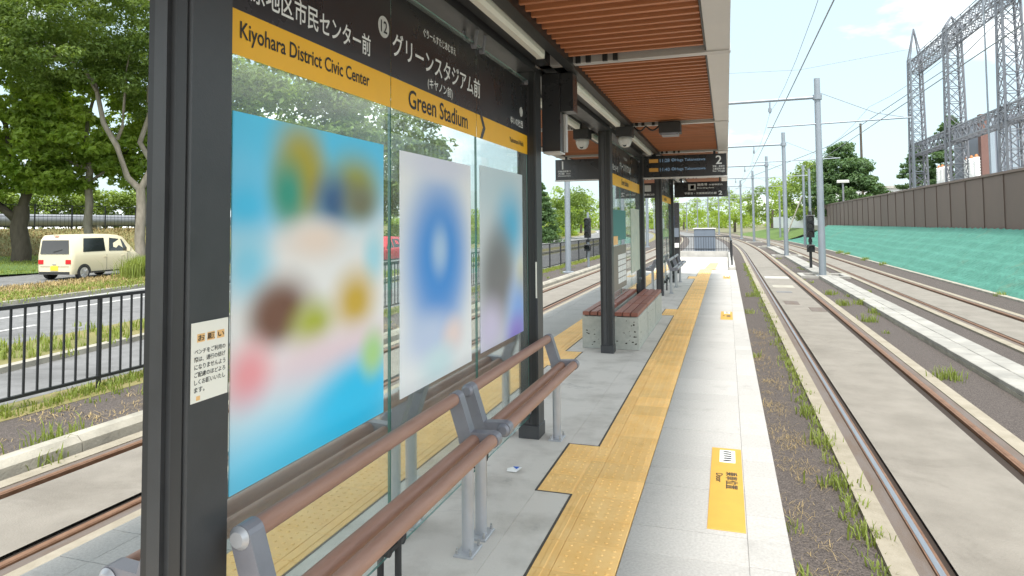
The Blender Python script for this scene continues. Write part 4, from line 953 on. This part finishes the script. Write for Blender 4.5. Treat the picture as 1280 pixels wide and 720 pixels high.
b = MB(); strip(b, -15.72, -15.57, ZG + .017, -14, 30, fn=lx, ys=[q for q in YS if q <= 30]); tag(b.build('lane_line', 'paint'), kind='structure')
b = MB(); strip(b, -17.6, -17.45, ZG + .017, -14, 258, fn=lx, ys=YS); tag(b.build('lane_line', 'paint'), kind='structure')
for i in range(8): b = MB(); strip(b, -14.0, -13.87, ZG + .017, 6 + i * 8, 10 + i * 8, fn=lx, ys=[6 + i * 8, 8 + i * 8, 10 + i * 8]); tag(b.build('lane_dash', 'paint'), kind='structure')
# lawn and bank profile
prof = [(-28.2, ZG + .08), (-31, -.22), (-36, -.05), (-38.2, .1), (-40.5, 1.0), (-43, 1.62), (-70, 1.7)]
for nm, sl, M in (('lawn', prof[:4], 'lawn'), ('bank', prof[3:], 'bank')):
    V = []; F_ = []; K = len(sl)
    for y in YS:
        for a, z in sl: V.append((a + lx(y) * .5, y, z + .05 * math.sin(y * .6 + a)))
    for j in range(len(YS) - 1):
        for i in range(K - 1): F_.append((j * K + i + 1, j * K + i, (j + 1) * K + i, (j + 1) * K + i + 1))
    tag(np_mesh(nm, V, F_, M, smooth=True), kind='structure')
# track side kerb of the left track
lk = thing('kerb', 'rounded pale concrete kerb along the left track', 'kerb', (-5.66, 15, ZG))
KM = MB().prism_y([(-.13, 0), (.13, 0), (.12, .09), (.06, .14), (-.06, .14), (-.12, .09)][::-1], -.495, .495).mesh('kerb_stone', 'kerbw')
for i in range(46): link('kerb_stone', KM, lk, (random.uniform(-.006, .006), -14 + i, 0))
# railing fence
fe = thing('railing_fence', 'black metal railing fence between the left track and the road', 'fence', (-7.53, 20, ZG))
FY0, FY1 = 2.4, 46.
MB().bar((-7.53, FY0, .79), (-7.53, FY1, .79), .05, .04).build('top_rail', 'fence', fe); MB().bar((-7.53, FY0, ZG + .14), (-7.53, FY1, ZG + .14), .045, .035).build('bottom_rail', 'fence', fe)
BM = MB().box(-.010, .010, -.010, .010, .158, 1.115).mesh('baluster', 'fence'); PM = MB().box(-.02, .02, -.02, .02, 0, 1.114).mesh('post', 'fence')
y = FY0 + .05; k = 0
while y < FY1:
    if k % 13 == 12: link('post', PM, fe, (0, y - 20, 0))
    else: link('baluster', BM, fe, (0, y - 20, 0))
    y += .155; k += 1
# fence on top of the bank, pipe, hedge
bf = thing('bank_fence', 'thin dark mesh fence on top of the grassy bank behind the trees', 'fence', (-43.5, 40, 1.65))
for q in range(16): MB().box(-43.53, -43.47, 16 + q * 2.6, 16.06 + q * 2.6, 1.6, 3.3).build('post', 'fence', bf)
for z in (1.85, 2.5, 3.25): MB().bar((-43.5, 16, z), (-43.5, 55.1, z), .04).build('rail', 'fence', bf)
b = MB()
for q in np.arange(16, 55, .30): b.bar((-43.5, q, 1.8), (-43.5, q, 3.25), .012)
b.build('mesh_wires', 'fence', bf)
pi = thing('pale_pipe', 'long pale grey pipe running behind the bank fence', 'pipe', (-46, 40, 1.7)); MB().cyl((-46, 10, 2.25), (-46, 60, 2.25), .45, n=20).build('pipe', 'pipe', pi)
for q in range(6): MB().box(-46.3, -45.7, 14 + q * 8, 14.4 + q * 8, 1.6, 1.95).build('saddle', 'conc', pi)
def hedge(lab, x0, x1, y0, y1, z0, z1, k, M, seed, npc=60, size=.2):
    d = thing('hedge', lab, 'hedge', ((x0 + x1) / 2, (y0 + y1) / 2, z0)); rg = np.random.RandomState(seed)
    C = np.stack([rg.uniform(x0, x1, k), rg.uniform(y0, y1, k), rg.uniform(z0 + .2, z1, k)], 1); V, F_ = leaves(C, np.full(k, .55), npc, size, seed=seed, flat=.8)
    np_mesh('foliage', V, F_, M, d, origin=((x0 + x1) / 2, (y0 + y1) / 2, z0))
hedge('bright green clipped hedge behind the pale pipe', -50, -48, 22, 52, 1.7, 4.7, 500, 'leaf4', 31, 70, .26)
hedge('low hedge along the far side of the road, seen through the open bay', -25.5, -24, 45, 110, ZG, 1.6, 380, 'leaf1', 32, 50, .26)
# park trees
def limb(p, q, r0, r1, n=6, wob=.25, seed=0):
    rg = np.random.RandomState(seed); ts_ = np.linspace(0, 1, n); p, q = np.array(p, float), np.array(q, float)
    pts = [tuple(p + (q - p) * t + (rg.normal(size=3) * wob if 0 < t < 1 else 0)) for t in ts_]; return pts, list(r0 + (r1 - r0) * ts_)
b3 = (-28.6, 26.2, -.3)
broad_tree('park_tree', 'tall tree with pale forked trunk beside the nearest column', b3,
    [limb(b3, (-28.5, 26.1, 3.7), .26, .22, seed=1, wob=.06), limb((-28.5, 26.1, 3.6), (-30.6, 24.6, 9.6), .17, .09, seed=2), limb((-28.5, 26.1, 3.6), (-27.9, 26.6, 10), .17, .08, seed=3), limb((-29.4, 25.5, 6.2), (-27.6, 24.6, 10.5), .09, .03, seed=4), limb((-30.2, 24.9, 8.6), (-33, 23.6, 11.5), .08, .03, seed=5), limb((-28.1, 26.4, 8), (-26, 27, 11.5), .07, .03, seed=6)],
    [((-30.5, 24.5, 12.6), (5.2, 4.6, 2.9), 150), ((-28, 27, 12.0), (4.5, 4, 3.2), 90), ((-33.5, 22.6, 12.6), (4, 4, 2.6), 80), ((-32.5, 23.6, 10.2), (4.6, 3.6, 1.6), 80), ((-27.4, 27.4, 9.2), (3.2, 3, 2.0), 45), ((-36, 22, 13.5), (4, 4, 2.8), 60)], 'leaf2', 'bark', .20, 150, 'park trees', 41, rc=.95, flat=.45)
b1 = (-36.6, 25.9, -.1)
broad_tree('park_tree', 'dark trunked tree at the far left with low spreading limbs', b1,
    [limb(b1, (-36.5, 25.8, 2.9), .48, .36, seed=7, wob=.08), limb((-36.5, 25.8, 2.4), (-38.2, 23.6, 4.3), .26, .12, seed=8), limb((-36.5, 25.8, 2.8), (-35.5, 26.6, 6.5), .24, .1, seed=9), limb((-36.4, 25.8, 2.9), (-37.2, 25, 8), .26, .08, seed=10)],
    [((-37.2, 24.6, 6.8), (4.2, 3.2, 3.6), 95), ((-35.6, 26.6, 6.4), (3.0, 3.0, 3.2), 60), ((-38, 24, 10), (4.6, 3.8, 3.0), 85), ((-38.2, 23.2, 3.9), (2.2, 1.8, 1.2), 18)], 'leaf1', 'bark2', .33, 115, 'park trees', 51, rc=.85, flat=.42)
b2 = (-33.4, 27.3, -.1)
broad_tree('park_tree', 'slim straight trunked tree behind the cream van', b2,
    [limb(b2, (-33.3, 27.2, 5.0), .24, .18, seed=11, wob=.05), limb((-33.3, 27.2, 4.8), (-33.4, 27, 10), .17, .05, seed=12), limb((-33.3, 27.2, 4.2), (-31.2, 28.4, 6.5), .1, .04, seed=13), limb((-33.3, 27.2, 4.4), (-35, 26, 6.8), .1, .04, seed=14)],
    [((-33.3, 27.0, 7.6), (3.6, 3.4, 3.2), 85), ((-31.4, 28.3, 5.6), (2.2, 2.0, 1.7), 34), ((-30.2, 29.5, 4.6), (2.2, 2, 1.3), 24), ((-34.4, 26.2, 4.6), (1.8, 1.6, 1.0), 18)], 'leaf1', 'bark', .33, 115, 'park trees', 61, rc=.85, flat=.42)

# ------------------------------------------------------------------ cars
def car(name, lab, paint, loc, rz, Lc, Wc, Hc, boxy=True, plate='plateyel'):
    d = thing(name, lab, 'car' if not boxy else 'van', loc, None, rz); d['_o'] = (0, 0, 0)
    hl, hw = Lc / 2, Wc / 2; zb = .22; zs = Hc * .56
    if boxy: st = [(-hl, .86, zs * .98, .0), (-hl + .03, .96, Hc * .90, .84), (-hl + .16, 1, Hc * .985, .88), (-hl + .6, 1, Hc, .89), (0, 1, Hc, .89), (hl - 1.25, 1, Hc * .975, .88), (hl - .95, 1, Hc * .93, .86), (hl - .35, .99, zs * 1.05, .80), (hl - .1, .95, zs * .93, .74), (hl, .82, zs * .75, .6)]
    else: st = [(-hl, .84, zs * .95, .6), (-hl + .05, .94, zs * 1.02, .72), (-hl + .5, 1, zs * 1.12, .76), (-hl + 1.0, 1, Hc * .97, .74), (-.1, 1, Hc, .76), (.5, 1, Hc * .96, .76), (hl - 1.15, 1, zs * 1.1, .78), (hl - .3, .96, zs * .95, .74), (hl, .82, zs * .7, .6)]
    rings = []
    for (y, ws, zt, wt) in st:
        w = hw * ws; wt_ = hw * (wt if wt else .8) * (1 if wt else 1); z1 = min(zs, zt - .06)
        rings.append([(w * .93, y, zb), (w, y, zb + .18), (w, y, z1 - .05), (w * .985, y, z1), (max(wt_, 0) * 1.0 if zt > zs + .02 else w * .9, y, zt - .045), (wt_ * .9, y, zt), (0, y, zt + .012)])
    b = MB(); n = len(rings[0]); full = []
    for r in rings: full.append([(-x, y, z) for x, y, z in r] [:-1] + r[::-1])
    K = len(full[0]); v = [p for r in full for p in r]
    b.add(v, [(i * K + j, i * K + j + 1, (i + 1) * K + j + 1, (i + 1) * K + j) for i in range(len(full) - 1) for j in range(K - 1)], 0, True)
    b.add(full[0], [tuple(range(K))]); b.add(full[-1], [tuple(range(K - 1, -1, -1))]); b.add(v, [], 0)
    b.add([full[i][0] for i in range(len(full))] + [full[i][-1] for i in range(len(full))], [(i, i + 1, len(full) + i + 1, len(full) + i) for i in range(len(full) - 1)])
    body = b.build('body', paint, d)
    # glazing follows the tumblehome between shoulder and roof
    def sidep(y, t, sg):
        for a, c_ in zip(st[:-1], st[1:]):
            if a[0] <= y <= c_[0]:
                u = (y - a[0]) / (c_[0] - a[0]); zt = a[2] + (c_[2] - a[2]) * u; wt = hw * (a[3] + (c_[3] - a[3]) * u); w = hw * .985; break
        z1 = zs; z2 = zt - .045; return (sg * (w + (wt - w) * t + .008), y, z1 + (z2 - z1) * t)
    wins = [(-hl + .30, -.42, .06), (-.30, hl - 1.02, .30)] if boxy else [(-.95 + .1, -.05, .0), (.02, .75, .5)]
    if boxy: wins = [(-hl + .32, -hl + .40, 0)][:0] + [(-1.30, -.18, .06), (.0, hl - .72, .34)]
    for sg in (-1, 1):
        for (ya, yb_, sl) in wins:
            b = MB(); q = [sidep(ya, .12, sg), sidep(yb_, .12, sg), sidep(yb_ - sl, .86, sg), sidep(ya + .05, .86, sg)]
            b.add(q, [(0, 1, 2, 3) if sg > 0 else (3, 2, 1, 0)]); b.build('side_window', 'carglass', d)
        b = MB(); mxp = sidep(hl - .78, .15, sg); b.box(mxp[0], mxp[0] + sg * .16, mxp[1] - .05, mxp[1] + .05, mxp[2] - .02, mxp[2] + .14); b.build('door_mirror', paint, d)
        for ya in (-.2, .75): MB().box(sg * (hw + .001), sg * (hw + .018), ya - .08, ya + .08, zs - .16, zs - .13).build('door_handle', paint, d)
        for yy in (-hl + .56, hl - .62):
            w_ = MB().cyl((sg * (hw - .17), yy, .275), (sg * (hw + .005), yy, .275), .275, n=26).build('wheel', 'tyre', d)
            b = MB(); b.cyl((sg * (hw + .006), yy, .275), (sg * (hw + .012), yy, .275), .06, n=10)
            for k in range(8):
                t = k * math.pi / 4; b.bar((sg * (hw + .009), yy + .04 * math.cos(t), .275 + .04 * math.sin(t)), (sg * (hw + .009), yy + .175 * math.cos(t), .275 + .175 * math.sin(t)), .05, .008)
            b.cyl((sg * (hw + .002), yy, .275), (sg * (hw + .0065), yy, .275), .20, n=24); b.build('rim', 'rim', w_)
            b = MB(); n = 14; v = [(sg * (hw + .004), yy + r * math.cos(t), .275 + r * math.sin(t)) for r in (.276, .335) for t in np.linspace(-.15, math.pi + .15, n)]
            b.add(v, [(k, k + 1, n + k + 1, n + k) if sg > 0 else (n + k, n + k + 1, k + 1, k) for k in range(n - 1)]); b.build('wheel_arch', 'blackplas', d)
    for sg in (-1, 1):
        for ya in ((-.12, 1.0) if boxy else (-.02, .8)): MB().box(sg * (hw - .002), sg * (hw + .0025), ya - .007, ya + .007, zb + .12, zs - .05).build('door_seam', 'blackplas', d)
        MB().box(sg * (hw - .03), sg * (hw + .003), -hl + .95, hl - .95, zb + .01, zb + .07).build('sill', 'blackplas', d)
    yr = -hl - .004
    if boxy: MB().box(-hw * .80, hw * .80, yr - .006, yr + .02, zb + .30, zb + .312).build('tailgate_seam', 'blackplas', d); MB().box(-.09, .09, yr - .022, yr + .01, .60, .64).build('tailgate_handle', 'rim', d); MB().bar((-.05, -hl - .03, zs + .10), (.33, -hl - .022, zs + .19), .02).build('rear_wiper', 'blackplas', d)
    if boxy:
        b = MB(); w = hw * .80; b.add([(-w, -hl + .012, zs + .03), (w, -hl + .012, zs + .03), (w * .93, -hl + .05, Hc * .88), (-w * .93, -hl + .05, Hc * .88)], [(0, 1, 2, 3)]); b.v = [(x, y - .03, z) for x, y, z in b.v]; b.build('rear_window', 'carglass', d)
        MB().box(-.10, .10, -hl + .03, -hl + .09, Hc * .965, Hc * .965 + .03).build('brake_light', 'redlamp', d)
    for sg in (-1, 1): MB().box(sg * hw * .62, sg * (hw * .90), yr - .012, yr + .06, zs - .36, zs - .19, 0, .02).build('tail_light', 'redlamp', d)
    MB().box(-.165, .165, yr - .02, yr + .01, .38, .55).build('number_plate', plate, d)
    MB().box(-hw * .84, hw * .84, yr - .015, yr + .05, zb + .005, zb + .11).build('bumper', 'blackplas', d)
    return d
car('parked_van', 'cream boxy small van on the road beside the park trees', 'cream', (-25.0, 20.6, ZG + .012), R(8), 3.62, 1.6, 1.76)
car('red_car', 'red car on the road glimpsed between the first two posters', 'redcar', (-17.2, 30.5, ZG + .014), R(180), 4.1, 1.7, 1.45, False, 'white')

# ------------------------------------------------------------------ weeds
def blades(name, pts, hs, M, lab, cat, spread=.35, wid=.008, seed=0, flat=False):
    rg = np.random.RandomState(seed); p = np.asarray(pts, float); n = len(p); h = np.asarray(hs)
    a = rg.uniform(0, 6.283, n); ln = np.stack([np.cos(a), np.sin(a), np.zeros(n)], 1); sd = np.stack([-np.sin(a), np.cos(a), np.zeros(n)], 1)
    w = (wid * rg.uniform(.6, 1.4, n))[:, None]; sp = (rg.uniform(.2, 1, n) * spread)[:, None]; H_ = h[:, None] * np.array([0, 0, 1.])
    v0 = p - sd * w; v1 = p + sd * w; m1 = p + H_ * .6 + ln * h[:, None] * sp * .4; v2 = m1 + sd * w * .8; v3 = m1 - sd * w * .8
    tip = p + H_ * (1 - sp * .35) + ln * h[:, None] * sp * 1.1; v4 = tip + sd * w * .12; v5 = tip - sd * w * .12
    V = np.stack([v0, v1, v2, v3, v4, v5], 1).reshape(-1, 3); i = np.arange(n)[:, None] * 6
    F_ = np.concatenate([i + np.array([[0, 1, 2, 3]]), i + np.array([[3, 2, 4, 5]])], 1).reshape(-1, 4)
    return tag(np_mesh(name, V, F_, M), lab, cat, kind='stuff')
def tufts(rows, per, hr, rad, seed):
    rg = np.random.RandomState(seed); P_ = []; Hs = []
    for (x, y, z, s) in rows:
        k = int(per * s); r = rad * s ** .5
        q = rg.normal(size=(k, 2)) * r * .5; P_.append(np.column_stack([x + q[:, 0], y + q[:, 1], np.full(k, z)])); Hs.append(rg.uniform(*hr, k) * (s ** .45))
    return np.concatenate(P_), np.concatenate(Hs)
rg = np.random.RandomState(5)
rows = []
for y in np.arange(3.2, 34, .085):
    dens = .95 if y < 11 else .6
    if rg.rand() < dens: rows.append((.78 + rg.normal() * .035, y, ZG, rg.uniform(.12, .8)))
for (x, y, s) in ((.77, 5.55, 2.2), (.80, 4.7, 1.5), (.76, 6.6, 2.0), (.74, 7.5, 1.8), (.42, 15.5, 1.8), (.55, 19, 2.2), (.75, 19.6, 2.6), (.36, 4.05, 1.1), (.33, 4.7, .8), (.36, 10.5, 1.2), (.42, 3.6, .8)): rows.append((x, y, ZG, s))
p_, h_ = tufts(rows, 27, (.03, .12), .10, 6); blades('weeds', p_, h_, 'grass', 'green weeds growing along the near right rail', 'weeds', .7, .005, 7)
rows = [(rg.choice([2.62, 2.9, 3.05, 3.7]) + rg.normal() * .04, y, ZG, rg.uniform(.1, .6)) for y in rg.uniform(5, 40, 26)] + [(2.62, 9.7, ZG, 1.8), (2.66, 14.8, ZG, 1.6), (2.62, 17.5, ZG, 1.6), (2.66, 20, ZG, 1.6), (3.0, 17.8, ZG, 1.4), (3.02, 16.2, ZG, 1.2), (6.8, 34, ZG, 2.4), (6.75, 38, ZG, 2.8), (6.8, 46, ZG, 3.6), (6.8, 20.5, ZG, 1.5), (6.9, 44, ZG, 3)]
p_, h_ = tufts(rows, 60, (.04, .16), .13, 8); blades('weeds', p_, h_, 'grass', 'scattered green weed tufts between the right hand tracks', 'weeds', .6, .006, 9)
rows = [(.46 + rg.normal() * .08, y, ZG, rg.uniform(.4, 1.3)) for y in rg.uniform(4, 13, 60)]
P_ = []; 
for (x, y, z, s) in rows:
    for k in range(int(34 * s)): P_.append((x + rg.normal() * .08, y + rg.normal() * .12, z + .004))
blades('dry_straw', P_, rg.uniform(.02, .05, len(P_)), 'straw', 'dead dry straw lying on the asphalt below the platform edge', 'straw', 2.8, .0013, 10)
rows = []
for y in np.arange(2.6, 46, .075): rows += [(-7.42 + rg.normal() * .14, y, ZG, rg.uniform(.2, .9))]
for y in np.arange(3, 30, .4): rows.append((-6.9 + rg.normal() * .3, y, ZG, rg.uniform(.1, .5)))
for (x, y, s) in ((-5.95, 4.6, 2.4), (-6.0, 6.2, 2.0), (-5.95, 7.0, 2.2), (-5.5, 4.2, .9), (-6.6, 6.4, 1.6), (-6.0, 6.6, 1.5)): rows.append((x, y, ZG, s))
p_, h_ = tufts(rows, 48, (.04, .17), .18, 11); blades('weeds', p_, h_, 'grass', 'grass and weeds along the foot of the black railing fence', 'weeds', .6, .007, 12)
rows = [(-6.45 + rg.normal() * .35, y, ZG, 1) for y in rg.uniform(2.6, 20, 170)]
P_ = [(x + rg.normal() * .12, y + rg.normal() * .12, z + .004) for (x, y, z, s) in rows for k in range(18)]
blades('dry_straw', P_, rg.uniform(.02, .05, len(P_)), 'straw', 'dry straw on the bare strip by the left kerb', 'straw', 4.0, .003, 13)
rows = []
for y in np.arange(4, 42, .09): rows.append((-11.2 + lx(y) + rg.normal() * .4, y, ZG + .06, rg.uniform(.1, .8)))
p_, h_ = tufts(rows, 46, (.08, .34), .22, 14); blades('weeds', p_, h_, 'grass', 'patchy weeds on the strip between footway and road', 'weeds', .6, .009, 15)
P_ = [(-20.0 + lx(y) + rg.uniform(-2.1, 2.0), y, ZG + .10) for y in rg.uniform(8, 46, 26000)]
blades('verge_grass', P_, rg.uniform(.05, .14, len(P_)), 'straw', 'dry yellow grass covering the median before the van', 'grass', .7, .012, 16)
P_ = [(-18.9 + lx(y) + rg.normal() * .6, y, ZG + .10) for y in rg.uniform(8, 40, 16000)]
blades('verge_grass', P_, rg.uniform(.06, .16, len(P_)), 'grass', 'green fringe of grass along the road side of the median', 'grass', .7, .012, 17)
rows = [(-21.2, 19.6 + .35 * i, ZG + .10, 8) for i in range(5)] + [(-21.6, 20 + .35 * i, ZG + .10, 8) for i in range(4)]
p_, h_ = tufts(rows, 60, (.2, .38), .26, 18); blades('tall_grass', p_, h_, 'grass', 'tall bright green grass clump in front of the van bonnet', 'grass', .5, .012, 19)
P_ = []
for q in range(24000):
    y = rg.uniform(12, 44); a = rg.uniform(-38, -28.2); P_.append((a + lx(y) * .5, y, np.interp(-a, [28.2, 31, 36, 38.2], [ZG + .08, -.22, -.05, .1]) - .03))
blades('lawn_grass', P_, rg.uniform(.07, .16, len(P_)), 'grass', 'mown green lawn under the park trees', 'grass', .8, .014, 20)
P_ = []
for q in range(22000):
    y = rg.uniform(14, 52); a = rg.uniform(-43.2, -38.0); P_.append((a + lx(y) * .5, y, np.interp(-a, [38.2, 40.5, 43], [.1, 1.0, 1.62]) - .03))
blades('bank_grass', P_, rg.uniform(.08, .22, len(P_)), 'straw', 'dry grass covering the bank behind the park trees', 'grass', .8, .018, 21)
for o in ORIG:
    if o.get('_o') is not None: del o['_o']
